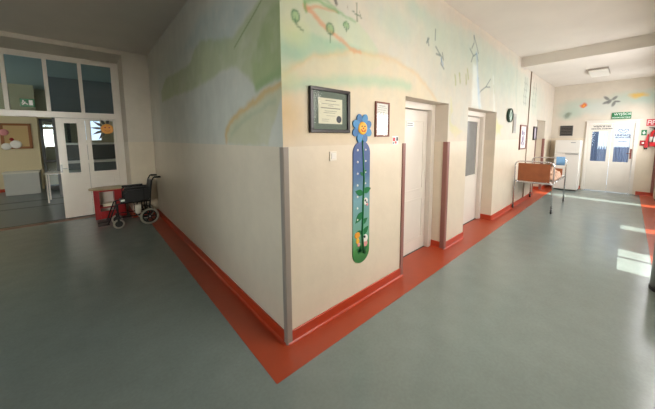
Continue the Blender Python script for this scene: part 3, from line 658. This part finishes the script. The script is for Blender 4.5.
# extinguisher
def extinguisher(label, x, y, z, s=1, lean=0):
    t = thing('fire_extinguisher', label, 'fire extinguisher', (x, y, z)); t.scale = (s, s, s)
    bm = new_bm(); lathe(bm, [(.06, 0), (.08, .01), (.085, .03), (.085, .33), (.075, .38), (.045, .42), (.022, .43), (.02, .45)], (0, 0, 0), 'z', 24); obj('cylinder', bm, 'red', t)
    bm = new_bm(); lathe(bm, [(.024, .45), (.026, .46), (.026, .49), (.015, .495)], (0, 0, 0), 'z', 14); tube(bm, [(0, 0, .49), (-.02, .03, .5), (-.03, .11, .515)], .009, 8); tube(bm, [(0, 0, .47), (-.02, .05, .475), (-.03, .1, .465)], .007, 8); obj('valve', bm, 'blackrub', t)
    bm = new_bm(); tube(bm, [(0, -.02, .47), (-.05, -.02, .46), (-.1, 0, .4), (-.11, .02, .3), (-.105, .03, .2), (-.1, .035, .12)], [.009]*5+[.016], 8); obj('hose', bm, 'blackrub', t)
    bm = new_bm(); lathe(bm, [(.0865, .12), (.0865, .26)], (0, 0, 0), 'z', 24); obj('sticker', bm, 'paperw', t); lb('wall_bracket', [(.08, -.02, .2, .102, .02, .4)], 'greyd', t, .002)
    return t
extinguisher('red fire extinguisher with black handle on the end wall right of the far door', XF-.105, -2.175, 1.36)
# red flared hose bag beside it
t = thing('fire_blanket_bag', 'red flared fire blanket pouch beside the extinguisher right of the far door', 'fire blanket', (XF-.005, -1.98, 1.33))
bm = new_bm(); prism(bm, [(-.03, 0), (-.1, 0), (-.1, .36), (-.075, .36), (-.05, .2)], -.05, 0, 'yz'); obj('pouch', bm, 'red', t)
lb('pull_tab', [(-.052, -.06, -.05, -.03, -.035, .0), (-.052, -.095, -.045, -.03, -.07, 0)], 'blackrub', t, .002)
tag(corner_guard('x', 0, 0, 1, 1, 0, 1, 'guard2'), 'pink-brown upright strip at the right end of the far wall', 'corner guard')
cg = bpy.data.objects[-1] if False else [o for o in C.objects if o.get('label', '').startswith('pink-brown upright')][0]
bm = new_bm(); bx(bm, XF-.05, -2.268, .102, XF-.002, -2.215, 1.3, .004); me = bpy.data.meshes.new('corner_guard'); bm.to_mesh(me); bm.free(); me.materials.append(M_['guard2']); cg.data = me

# painted flowers, butterfly and sun on the far wall are thin paint patches in the wall's own finish
def far_wall_paint():
    m = M_['wall'].copy(); m.name = 'far_wall_mural_paint'; nt = m.node_tree; b = nt.nodes['Principled BSDF']
    geo = nt.nodes.new('ShaderNodeNewGeometry'); src = b.inputs['Base Color'].links[0].from_socket
    nz = nt.nodes.new('ShaderNodeTexNoise'); nz.inputs['Scale'].default_value = 6; nz.inputs['Detail'].default_value = 5; nt.links.new(geo.outputs['Position'], nz.inputs['Vector'])
    sub = nt.nodes.new('ShaderNodeVectorMath'); sub.operation = 'SUBTRACT'; sub.inputs[1].default_value = (.5, .5, .5); nt.links.new(nz.outputs['Color'], sub.inputs[0])
    scl = nt.nodes.new('ShaderNodeVectorMath'); scl.operation = 'SCALE'; scl.inputs['Scale'].default_value = .16; nt.links.new(sub.outputs[0], scl.inputs[0])
    add = nt.nodes.new('ShaderNodeVectorMath'); add.operation = 'ADD'; nt.links.new(geo.outputs['Position'], add.inputs[0]); nt.links.new(scl.outputs[0], add.inputs[1])
    def blob(src, y, z, ry, rz, col, a, soft=.5, warp=True, rot=0):
        mp = nt.nodes.new('ShaderNodeMapping'); mp.vector_type = 'TEXTURE'; mp.inputs['Location'].default_value = (XF, y, z); mp.inputs['Rotation'].default_value = (rot, 0, 0); mp.inputs['Scale'].default_value = (1, ry, rz)
        nt.links.new((add if warp else geo).outputs[0], mp.inputs['Vector'])
        s = nt.nodes.new('ShaderNodeVectorMath'); s.operation = 'MULTIPLY'; s.inputs[1].default_value = (0, 1, 1); nt.links.new(mp.outputs[0], s.inputs[0])
        ln = nt.nodes.new('ShaderNodeVectorMath'); ln.operation = 'LENGTH'; nt.links.new(s.outputs[0], ln.inputs[0])
        r = nt.nodes.new('ShaderNodeMapRange'); r.inputs['From Min'].default_value = 1-soft; r.inputs['From Max'].default_value = 1+soft; r.inputs['To Min'].default_value = a; r.inputs['To Max'].default_value = 0
        nt.links.new(ln.outputs['Value'], r.inputs['Value'])
        mx = nt.nodes.new('ShaderNodeMix'); mx.data_type = 'RGBA'; nt.links.new(r.outputs[0], mx.inputs[0]); nt.links.new(src, mx.inputs[6]); mx.inputs[7].default_value = (*s2l(*col), 1)
        return mx.outputs[2]
    for args in [(-.6, 2.55, .42, .2, (176, 198, 184), .6), (-.4, 2.32, .25, .15, (168, 192, 178), .6), (-1.1, 2.5, .4, .2, (196, 204, 198), .6), (-1.75, 2.72, .5, .16, (178, 200, 186), .6), (-2.1, 2.65, .3, .2, (178, 200, 190), .5)]:
        src = blob(src, *args)
    for args in [(-.72, 2.58, .075, .06, (222, 104, 40), .95, .4), (-.72, 2.58, .03, .025, (240, 160, 60), .9, .4), (-.36, 2.29, .08, .07, (118, 132, 116), .7, .5), (-.42, 2.33, .05, .05, (130, 140, 120), .7, .5),
                 (-1.8, 2.77, .16, .075, (232, 190, 92), .9, .5)]:
        src = blob(src, *args)
    for (dy, dz, ry, rz, ro) in [(.08, .08, .08, .035, .8), (-.08, .07, .07, .035, -.8), (.09, -.04, .07, .035, -.5), (-.07, -.09, .035, .08, .3), (.02, -.02, .04, .07, .5), (-.14, -.03, .06, .025, .2)]:
        src = blob(src, -1.28+dy, 2.66+dz, ry, rz, (112, 112, 110), .85, .35, False, ro)
    nt.links.new(src, nt.nodes[[n.name for n in nt.nodes if n.type == 'BSDF_PRINCIPLED'][0]].inputs['Base Color'])
    return m
bpy.data.objects['wall_far'].data.materials[0] = far_wall_paint()

# ------------------------------------------------------------------ things on the near wall (y=0, facing -y)
t = thing('framed_certificate', 'large black framed certificate with grey mount and dark seal near the wall corner', 'picture', (.468, -.001, 1.69))
lb('frame', [(-.224, -.03, 0, .224, 0, .028), (-.224, -.03, .337, .224, 0, .365), (-.224, -.03, .028, -.196, 0, .337), (.196, -.03, .028, .224, 0, .337)], 'black', t, .004)
lb('mount', [(-.2, -.012, .025, .2, -.004, .34)], 'matte_mount', t, 0)
lb('certificate', [(-.135, -.0145, .075, .135, -.0118, .285)], 'paper', t, 0)
bm = new_bm()
for (a, b, z, h) in [(-.06, .06, .262, .006), (-.1, .1, .236, .004), (-.03, .03, .222, .004), (-.11, .11, .2, .008), (-.07, .07, .178, .004), (-.08, .05, .163, .004), (-.05, .05, .14, .003), (-.1, -.02, .11, .003), (-.1, -.03, .095, .003)]:
    bx(bm, a, -.0155, z, b, -.0143, z+h)
obj('printed_line', bm, 'faint', t)
bm = new_bm(); lathe(bm, [(.026, -.0165), (.03, -.015), (.03, -.0143)], (.095, 0, .115), 'y', 24); obj('seal', bm, 'ink', t)
lb('frame_glass', [(-.197, -.02, .027, .197, -.0185, .338)], 'frameglass', t, 0)
t = thing('framed_notice', 'small brown framed white document above and right of the flower height chart', 'picture', (1.185, -.001, 1.655))
lb('frame', [(-.115, -.02, 0, .115, 0, .016), (-.115, -.02, .334, .115, 0, .35), (-.115, -.02, .016, -.099, 0, .334), (.099, -.02, .016, .115, 0, .334)], 'brownframe', t, .003)
lb('document', [(-.1, -.008, .015, .1, -.003, .335)], 'paperw', t, 0)
bm = new_bm()
for k in range(10):
    z = .29-k*.022
    bx(bm, -.075, -.009, z, .075-(k % 3)*.02, -.0078, z+.004)
bx(bm, -.05, -.009, .308, .05, -.0078, .314); obj('printed_line', bm, 'faint', t)
lb('frame_glass', [(-.1, -.0135, .015, .1, -.0125, .335)], 'frameglass', t, 0)
t = thing('wall_switch', 'square white wall switch below the black framed certificate', 'switch', (.5, -.001, 1.49))
lb('plate', [(-.04, -.01, -.04, .04, 0, .04)], 'plastic', t, .004); lb('rocker', [(-.025, -.015, -.025, .025, -.009, .025)], 'white2', t, .003)
t = thing('warning_plate', 'small white plate with red and black marks left of the nearest side door', 'sign', (1.43, -.001, 1.615))
lb('plate', [(-.055, -.006, -.045, .055, 0, .045)], 'signwhite', t, .001)
lb('red_mark', [(-.045, -.0075, -.01, -.005, -.0055, .03), (-.01, -.0075, -.035, .02, -.0055, -.01)], 'red', t, 0); lb('black_mark', [(.015, -.0075, -.005, .045, -.0055, .035)], 'ink', t, 0); lb('black_mark', [(-.045, -.0075, -.035, -.02, -.0055, -.02)], 'ink', t, 0)

# height chart
t = thing('height_chart', 'tall blue and green height chart board topped by a smiling blue flower', 'height chart', (.875, -.001, .40))
def ramp_mat(name, stops, z0, z1):
    m = mat(name, (.5, .5, .5), .35); nt = m.node_tree; b = nt.nodes['Principled BSDF']; tc = nt.nodes.new('ShaderNodeTexCoord'); sp = nt.nodes.new('ShaderNodeSeparateXYZ'); nt.links.new(tc.outputs['Object'], sp.inputs[0])
    mr = nt.nodes.new('ShaderNodeMapRange'); mr.inputs['From Min'].default_value = z0; mr.inputs['From Max'].default_value = z1; nt.links.new(sp.outputs['Z'], mr.inputs['Value'])
    n = nt.nodes.new('ShaderNodeTexNoise'); n.inputs['Scale'].default_value = 9; nt.links.new(tc.outputs['Object'], n.inputs['Vector'])
    ad = nt.nodes.new('ShaderNodeMath'); ad.operation = 'MULTIPLY_ADD'; ad.inputs[1].default_value = .14; nt.links.new(n.outputs['Fac'], ad.inputs[0]); nt.links.new(mr.outputs[0], ad.inputs[2])
    cr = nt.nodes.new('ShaderNodeValToRGB'); nt.links.new(ad.outputs[0], cr.inputs[0])
    while len(cr.color_ramp.elements) < len(stops): cr.color_ramp.elements.new(.5)
    for e, (p, c) in zip(cr.color_ramp.elements, stops): e.position = p; e.color = (*s2l(*c), 1)
    nt.links.new(cr.outputs[0], b.inputs['Base Color']); return m
HW = .122; HT = 1.22
pts = [(HW*math.cos(a), HT-.12+HW*math.sin(a)*.95) for a in [PI*k/14 for k in range(15)]]+[(HW*math.cos(a), .12+HW*math.sin(a)*.95) for a in [PI+PI*k/14 for k in range(15)]]
bm = new_bm(); prism(bm, pts, -.008, 0)
obj('board', bm, ramp_mat('chart_sky_to_meadow', [(0, (24, 92, 44)), (.2, (72, 140, 70)), (.32, (112, 164, 142)), (.6, (120, 162, 172)), (.82, (76, 104, 146)), (1, (62, 84, 136))], 0, HT), t)
FZ = 1.335
for k in range(8):
    a = 2*PI*k/8+PI/8; bm = new_bm(); cx_, cz = .088*math.cos(a), FZ+.088*math.sin(a)
    ou = [(cx_+.054*math.cos(q)*math.cos(a)-.04*math.sin(q)*math.sin(a), cz+.054*math.cos(q)*math.sin(a)+.04*math.sin(q)*math.cos(a)) for q in [2*PI*j/18 for j in range(18)]]
    prism(bm, ou, -.013-(k % 2)*.003, -.004); obj('petal', bm, 'blue' if k % 2 else 'blue2', t)
bm = new_bm(); lathe(bm, [(.045, -.026), (.058, -.022), (.062, -.012), (.062, -.003)], (0, 0, FZ), 'y', 28); fc = obj('face', bm, 'yellow', t)
for x in (-.02, .02): bm = new_bm(); lathe(bm, [(.0075, -.029), (.009, -.024)], (x, 0, FZ+.018), 'y', 10); obj('eye', bm, 'ink', fc)
bm = new_bm(); tube(bm, [(-.03, -.027, FZ-.01), (-.015, -.027, FZ-.028), (.015, -.027, FZ-.028), (.03, -.027, FZ-.01)], .005, 6); lathe(bm, [(.008, -.03), (.01, -.025)], (0, 0, FZ), 'y', 10); obj('mouth', bm, 'red', fc)
bm = new_bm(); tube(bm, [(.03, -.011, .1), (.01, -.011, .3), (.02, -.011, .6), (.03, -.011, .85), (.015, -.011, 1.1), (.0, -.011, 1.25)], [.013, .011, .01, .009, .007, .006], 8); obj('stem', bm, 'leaf', t)
def leafm(x, z, L, ang, m='leaf'):
    bm = new_bm(); u = (math.cos(ang), math.sin(ang)); v_ = (-u[1], u[0]); o1 = []; o2 = []
    for k in range(9):
        s = k/8; wd = L*.26*math.sin(PI*s**.8); o1.append((x+u[0]*L*s+v_[0]*wd, z+u[1]*L*s+v_[1]*wd)); o2.append((x+u[0]*L*s-v_[0]*wd, z+u[1]*L*s-v_[1]*wd))
    prism(bm, o1+o2[::-1][1:-1], -.0115, -.007); obj('leaf', bm, m, t)
for a in [(.02, .7, .12, 2.8), (.02, .72, .12, .2), (.015, .52, .14, 3.9), (.02, .88, .06, 2.4), (.02, .9, .06, .6), (-.04, .1, .09, 1.2), (.05, .08, .09, 1.9), (.0, .4, .1, .5), (.02, .29, .11, .7), (.01, .31, .09, 2.9), (.0, .12, .1, .3), (.0, .12, .08, 2.6), (.02, .12, .07, -.6)]: leafm(*a)
def disc(name, x, z, r, m, d=.004, sx=1, par=None):
    bm = new_bm(); lathe(bm, [(r*.8, -.008-d), (r, -.007-d*.6), (r, -.007)], (0, 0, 0), 'y', 18)
    bmesh.ops.scale(bm, vec=(sx, 1, 1), verts=bm.verts); bmesh.ops.translate(bm, vec=(x, 0, z), verts=bm.verts); return obj(name, bm, m, par or t)
for k in range(7):
    disc('height_mark', -.06, 1.13-.125*k*.9, .011, 'paperw'); disc('height_mark', .055, 1.13-.11*k, .009, 'paperw') if k < 4 else None
an = disc('painted_cow', .06, .62, .035, 'paperw', .005, .9); disc('spot', .05, .63, .012, 'ink', .008, 1, an); disc('spot', .07, .61, .01, 'ink', .008, 1, an); disc('muzzle', .08, .585, .015, 'pink', .008, 1, an)
an = disc('painted_dog', .06, .24, .04, 'paperw', .005, .9); disc('spot', .045, .26, .014, 'ink', .008, 1, an); disc('body', .06, .185, .03, 'pink', .005, 1.1, an)
an = disc('painted_cat', -.06, .3, .035, 'orange', .005, 1.1); disc('body', -.055, .24, .03, 'yellow', .005, .8, an); disc('paws', -.04, .2, .02, 'pink', .006, 1, an)

# clock, notices, further along
t = thing('wall_clock', 'round green rimmed wall clock on the corridor wall past the second door', 'clock', (5.5, -.001, 2.085)); t.scale = (.88, 1, .88)
bm = new_bm(); lathe(bm, [(.155, 0), (.165, -.01), (.165, -.045), (.15, -.055), (.14, -.045), (.138, -.03)], (0, 0, 0), 'y', 36); obj('rim', bm, mat('dark_green_rim', s2l(30, 60, 46), .4), t)
bm = new_bm(); lathe(bm, [(.139, -.005), (.139, -.036)], (0, 0, 0), 'y', 36); obj('dial', bm, mat('pale_green_dial', s2l(176, 200, 182), .4), t)
bm = new_bm(); tube(bm, [(0, -.042, 0), (.03, -.042, .08)], .005, 6); obj('hour_hand', bm, 'ink', t); bm = new_bm(); tube(bm, [(0, -.045, 0), (-.08, -.045, -.05)], .004, 6); obj('minute_hand', bm, 'ink', t)
t = thing('paper_notice_strip', 'tall narrow grey notice board hanging just past the wall clock', 'notice', (5.93, -.001, 1.72))
lb('board', [(-.1, -.02, 0, .1, 0, .42)], mat('grey_board', s2l(170, 165, 155), .6), t, .003); lb('paper', [(-.07, -.022, .05, .07, -.019, .36)], mat('grey_paper', s2l(150, 148, 142), .6), t, 0)
t = thing('framed_drawing', 'brown framed purple-grey drawing on the corridor wall above the bed', 'picture', (6.72, -.001, 1.34))
lb('frame', [(-.29, -.025, 0, .29, 0, .035), (-.29, -.025, .545, .29, 0, .58), (-.29, -.025, .035, -.25, 0, .545), (.25, -.025, .035, .29, 0, .545)], 'brownframe', t, .003)
lb('paper', [(-.26, -.01, .03, .26, -.004, .56)], 'paperw', t, 0)
bm = new_bm()
for x, z, r in [(-.06, .4, .07), (.08, .38, .06), (0, .25, .09), (.05, .13, .06), (-.1, .15, .05)]: lathe(bm, [(r*.7, -.0125), (r, -.0095)], (x, 0, z), 'y', 14)
obj('drawing', bm, mat('purple_grey_paint', s2l(128, 110, 140), .7), t)
t = thing('framed_poster', 'narrow dark framed pale print above the far end of the bed', 'picture', (7.9, -.001, 1.55))
lb('frame', [(-.17, -.03, 0, .17, 0, .04), (-.17, -.03, .32, .17, 0, .36), (-.17, -.03, .04, -.13, 0, .32), (.13, -.03, .04, .17, 0, .32)], 'black', t, .003); lb('print', [(-.14, -.01, .03, .14, -.004, .33)], mat('lilac_print', s2l(190, 180, 196), .6), t, 0)
bm = new_bm(); tube(bm, [(7.1, -.014, .101), (7.1, -.014, 1.2), (7.1, -.014, 2.4), (7.1, -.014, 3.22)], .011, 8)
pp = obj('wall_pipe', bm, mat('dull_brown_conduit', s2l(150, 128, 108), .5)); tag(pp, 'thin brownish conduit running up the corridor wall to the far ceiling', 'pipe')
t = thing('ventilation_grille', 'dark framed ventilation grille on the end wall above the refrigerator', 'vent', (XF-.001, -.37, 1.66))
lb('frame', [(-.02, -.155, 0, 0, .155, .03), (-.02, -.155, .29, 0, .155, .32), (-.02, -.155, .03, 0, -.125, .29), (-.02, .125, .03, 0, .155, .29)], 'greyd', t, .003)
lb('backing', [(-.006, -.13, .025, -.002, .13, .295)], 'black', t, 0)
for k in range(5): lb('slat', [(-.016, -.126, .06+k*.048, -.006, .126, .078+k*.048)], mat('grille_grey', s2l(96, 92, 84), .5) if k == 0 else bpy.data.materials['grille_grey'], t, .001)
t = thing('ceiling_light', 'flat square white ceiling light between the beam and the far wall', 'light', (8.3, -1.12, 3.224))
lb('housing', [(-.55, -.19, -.045, .55, .19, 0)], mat('pale_grey_housing', s2l(150, 140, 128), .5), t, .004); lb('diffuser', [(-.54, -.18, -.1, .54, .18, -.044)], 'lamp', t, .012)
t.scale = (.75, .9, .8)

# ------------------------------------------------------------------ refrigerator
t = thing('refrigerator', 'tall white two-door refrigerator in the corner left of the far door', 'refrigerator', (XF-.61, -.78, 0))
t.scale = (1, 1.06, 1.02)
lb('cabinet', [(.05, 0, .03, .59, .54, 1.5)], 'white2', t, .008)
lb('door', [(0, .002, .05, .048, .538, 1.11)], 'white2', t, .01); lb('freezer_door', [(0, .002, 1.13, .048, .538, 1.5)], 'white2', t, .01)
lb('handle', [(-.02, .03, 1.085, .004, .3, 1.107)], 'steel', t, .003); lb('plinth', [(.06, .02, 0, .56, .52, .035)], 'greyd', t, .002)
lb('badge', [(-.002, .1, 1.42, .002, .2, 1.445)], 'steel', t, 0)

# ------------------------------------------------------------------ bed cart
t = thing('hospital_bed', 'chromed tubular bed on casters with a brown end board parked along the corridor wall', 'bed', (6.13, -.03, 0))
BWD = .69; BL = 1.62
def end_frame(x):
    bm = new_bm(); r = .014; pts = [(x, 0, .1), (x, 0, 1.0)]
    for k in range(1, 7): a = PI/2*k/6; pts.append((x, -.09+.09*math.cos(a), 1.01+.09*math.sin(a)))
    for k in range(0, 7): a = PI/2*k/6; pts.append((x, -BWD+.09-.09*math.sin(a), 1.01+.09*math.cos(a)))
    pts.append((x, -BWD, .1)); tube(bm, pts, r, 10); tube(bm, [(x, 0, .66), (x, -BWD, .66)], .011, 8); return obj('end_frame', bm, 'chrome', t)
end_frame(0); end_frame(BL)
lb('end_board', [(-.012, -BWD+.06, .66, .012, -.06, 1.06)], 'woodbrown', t, .008)
lb('foot_board', [(BL-.012, -BWD+.06, .62, BL+.012, -.06, .84)], 'woodbrown', t, .008)
for y in (-.03, -BWD+.03): bm = new_bm(); tube(bm, [(0, y, .63), (BL, y, .63)], .014, 8); obj('side_rail', bm, 'chrome', t)
bm = new_bm(); bx(bm, .02, -BWD+.04, .615, BL-.02, -.04, .635, .003); obj('deck', bm, 'steel', t)
for x in (0, BL):
    for y in (0, -BWD):
        bm = new_bm(); torus(bm, (x+.015, y, .05), .037, .0125, 'y', 20, 8); lathe(bm, [(.028, -.008), (.03, .008)], (x+.015, y, .05), 'y', 14); c_ = obj('caster', bm, 'blackrub', t)
        bm = new_bm(); bx(bm, x-.012, y-.02, .05, x+.022, y-.015, .1); bx(bm, x-.012, y+.015, .05, x+.022, y+.02, .1); bx(bm, x-.014, y-.02, .098, x+.024, y+.02, .105); obj('fork', bm, 'steel', c_)
t = thing('folded_blanket', 'rumpled pink-brown patterned blanket lying on the bed deck', 'blanket', (7.2, -.55, .6465))
bm = new_bm(); bmesh.ops.create_grid(bm, x_segments=24, y_segments=16, size=.5)
for v in bm.verts:
    x, y = v.co.x, v.co.y; v.co.x = x*.9; v.co.y = y*.24
    e = (1-abs(x*2)**4)*(1-abs(y*2)**4); v.co.z = .02+e*(.14+.05*math.sin(9*x+3*y)+.04*math.sin(14*y+5*x)+.03*math.sin(21*x))
geom = bmesh.ops.extrude_face_region(bm, geom=bm.faces[:]); 
for g in geom['geom']:
    if isinstance(g, bmesh.types.BMVert): g.co.z = 0
for f in bm.faces: f.smooth = True
obj('cloth', bm, 'blanket', t)
t = thing('blue_cloth', 'pale blue cloth folded over the far corner post of the bed', 'cloth', (6.13+BL, -.61, 1.124))
bm = new_bm()
def drape(bm, w_, drops):
    N = 14; prof = [(-.022, -drops), (-.02, -drops*.5), (-.018, -.02), (-.013, .005), (0, .012), (.013, .005), (.018, -.02), (.02, -drops*.45), (.022, -drops*.8)]
    g = [[bm.verts.new((x+.004*math.sin(i*.9+z*20), -w_/2+w_*i/N, z)) for x, z in prof] for i in range(N+1)]
    for p, q in zip(g, g[1:]):
        for k in range(len(prof)-1): f = bm.faces.new((p[k], q[k], q[k+1], p[k+1])); f.smooth = True
drape(bm, .17, .2); o = obj('drape', bm, 'clothblue', t); md = o.modifiers.new('thickness', 'SOLIDIFY'); md.thickness = .004

# ------------------------------------------------------------------ steel bin at the right edge
t = thing('pedal_bin', 'brushed steel cylindrical bin at the right edge beside the sunlit floor patches', 'bin', (3.36, -2.13, .0025))
bm = new_bm(); lathe(bm, [(.15, 0), (.155, .01), (.155, .04)], (0, 0, 0), 'z', 32); obj('base', bm, 'blackrub', t)
bm = new_bm(); lathe(bm, [(.148, .04), (.148, .55), (.145, .56)], (0, 0, 0), 'z', 32); obj('body', bm, 'steel', t)
bm = new_bm(); lathe(bm, [(.15, .562), (.15, .58), (.12, .61), (.05, .625)], (0, 0, 0), 'z', 32); obj('lid', bm, 'steel', t)

# ------------------------------------------------------------------ small table in the recess
t = thing('round_table', 'low table with a light wooden top and red panel legs behind the wheelchair', 'table', (-.78, 5.62, 0))
bm = new_bm(); pts = [(.34*math.cos(a), .24*math.sin(a)) for a in [2*PI*k/40 for k in range(40)]]; prism(bm, pts, .6, .625, 'xy'); obj('tabletop', bm, 'woodlight', t)
for x0, x1 in ((-.27, -.18), (.06, .24)): lb('side_panel', [(x0, -.17, .0, x1, .17, .6)], 'redpaint', t, .004)
lb('shelf', [(-.18, -.15, .22, .06, .15, .24)], 'redpaint', t, .002); lb('front_panel', [(-.18, -.165, .0, .06, -.15, .16)], 'redpaint', t, .002); lb('apron', [(-.18, -.165, .56, .06, -.15, .6)], 'redpaint', t, .002)
t2 = tag(lb('paper_stack', [(-.915, 5.5, .2415, -.72, 5.7, .3)], 'paper', None, .002), 'stack of cream papers on the shelf of the low red table', 'papers')

# ------------------------------------------------------------------ wheelchair (facing -x, seen from its side)
t = thing('wheelchair', 'black folding transit wheelchair parked in the corner before the glazed partition', 'wheelchair', (-.27, 4.42, 0.0025))
W2 = .46; CH = 'blackfab'; fr = mat('black_wheelchair_tube', s2l(34, 34, 36), .35, .6); M_['wtube'] = fr
for s, y in ((0, 0.03), (1, W2-.03)):
    bm = new_bm()
    tube(bm, [(.0, y, .16), (.03, y, .42), (.06, y, .72), (.085, y, .84), (.12, y, .9), (.22, y, .895)], .012, 10)
    tube(bm, [(.0, y, .2), (-.3, y, .2), (-.46, y, .2), (-.47, y, .3), (-.47, y, .46)], .011, 10); tube(bm, [(.03, y, .45), (-.44, y, .46), (-.5, y, .44), (-.56, y, .28), (-.6, y, .16)], .011, 10)
    tube(bm, [(-.06, y, .2), (-.06, y, .7)], .01, 8); tube(bm, [(-.36, y, .45), (-.36, y, .68), (-.32, y, .7), (.04, y, .7)], .01, 8)
    obj('side_frame', bm, 'wtube', t)
    bm = new_bm(); bx(bm, -.36, y-.025, .7, -.02, y+.025, .74, .01); obj('armrest', bm, CH, t)
    bm = new_bm(); prism(bm, [(-.37, .47), (.02, .47), (.04, .69), (-.3, .69), (-.37, .6)], y-.006, y+.006); obj('skirt_guard', bm, CH, t)
    yw = -.03 if s == 0 else W2+.03
    bm = new_bm(); torus(bm, (0, yw, .158), .137, .021, 'y', 36, 10); wh = obj('rear_wheel', bm, 'rubber', t)
    bm = new_bm(); lathe(bm, [(.03, -.03), (.035, -.02), (.035, .02), (.03, .03)], (0, yw, .158), 'y', 16); torus(bm, (0, yw, .158), .112, .014, 'y', 30, 8)
    for k in range(6): a = 2*PI*k/6; tube(bm, [(.02*math.cos(a), yw, .158+.02*math.sin(a)), (.112*math.cos(a), yw, .158+.112*math.sin(a))], .011, 6)
    obj('rim', bm, 'blackrub', wh); bm = new_bm(); lathe(bm, [(.012, -.036), (.016, -.03), (.016, .03), (.012, .036)], (0, yw, .158), 'y', 12); obj('hub_cap', bm, 'steel', wh)
    yc = y
    bm = new_bm(); torus(bm, (-.47, yc, .09), .072, .017, 'y', 28, 8); cw = obj('caster', bm, 'rubber', t)
    bm = new_bm(); lathe(bm, [(.058, -.012), (.06, .012)], (-.47, yc, .09), 'y', 18); bx(bm, -.49, yc-.03, .085, -.455, yc-.025, .2); bx(bm, -.49, yc+.025, .085, -.455, yc+.03, .2); bx(bm, -.495, yc-.03, .195, -.45, yc+.03, .205); obj('fork', bm, 'blackrub', cw)
    bm = new_bm(); bx(bm, -.76, min(y, y+(.17 if s == 0 else -.17)), .1, -.6, max(y, y+(.17 if s == 0 else -.17)), .115, .004); tube(bm, [(-.6, y, .16), (-.63, y, .105)], .01, 8); obj('footplate', bm, 'blackrub', t)
    bm = new_bm(); tube(bm, [(.13, y, .9), (.235, y, .894)], .018, 10); obj('push_handle', bm, 'blackrub', t)
bm = new_bm(); bx(bm, -.42, .045, .455, .02, W2-.045, .5, .015); obj('seat', bm, CH, t)
bm = new_bm(); prism(bm, [(.01, .5), (.045, .5), (.1, .84), (.065, .84)], .045, W2-.045); obj('backrest', bm, CH, t)
bm = new_bm(); tube(bm, [(-.2, .03, .2), (-.2, W2-.03, .45)], .01, 8); tube(bm, [(-.17, .03, .45), (-.17, W2-.03, .2)], .01, 8); obj('cross_brace', bm, 'wtube', t)
bm = new_bm(); lathe(bm, [(.035, 0), (.045, .01), (.05, .13), (.052, .16), (.045, .165)], (-.17, .0, .24), 'z', 18); o = obj('cup_holder', bm, 'plastic', t, 'cream plastic cup hung on the frame')
bm = new_bm(); bx(bm, -.42, .0, .5, -.36, .02, .535, .003); obj('maker_plate', bm, 'signwhite', t)
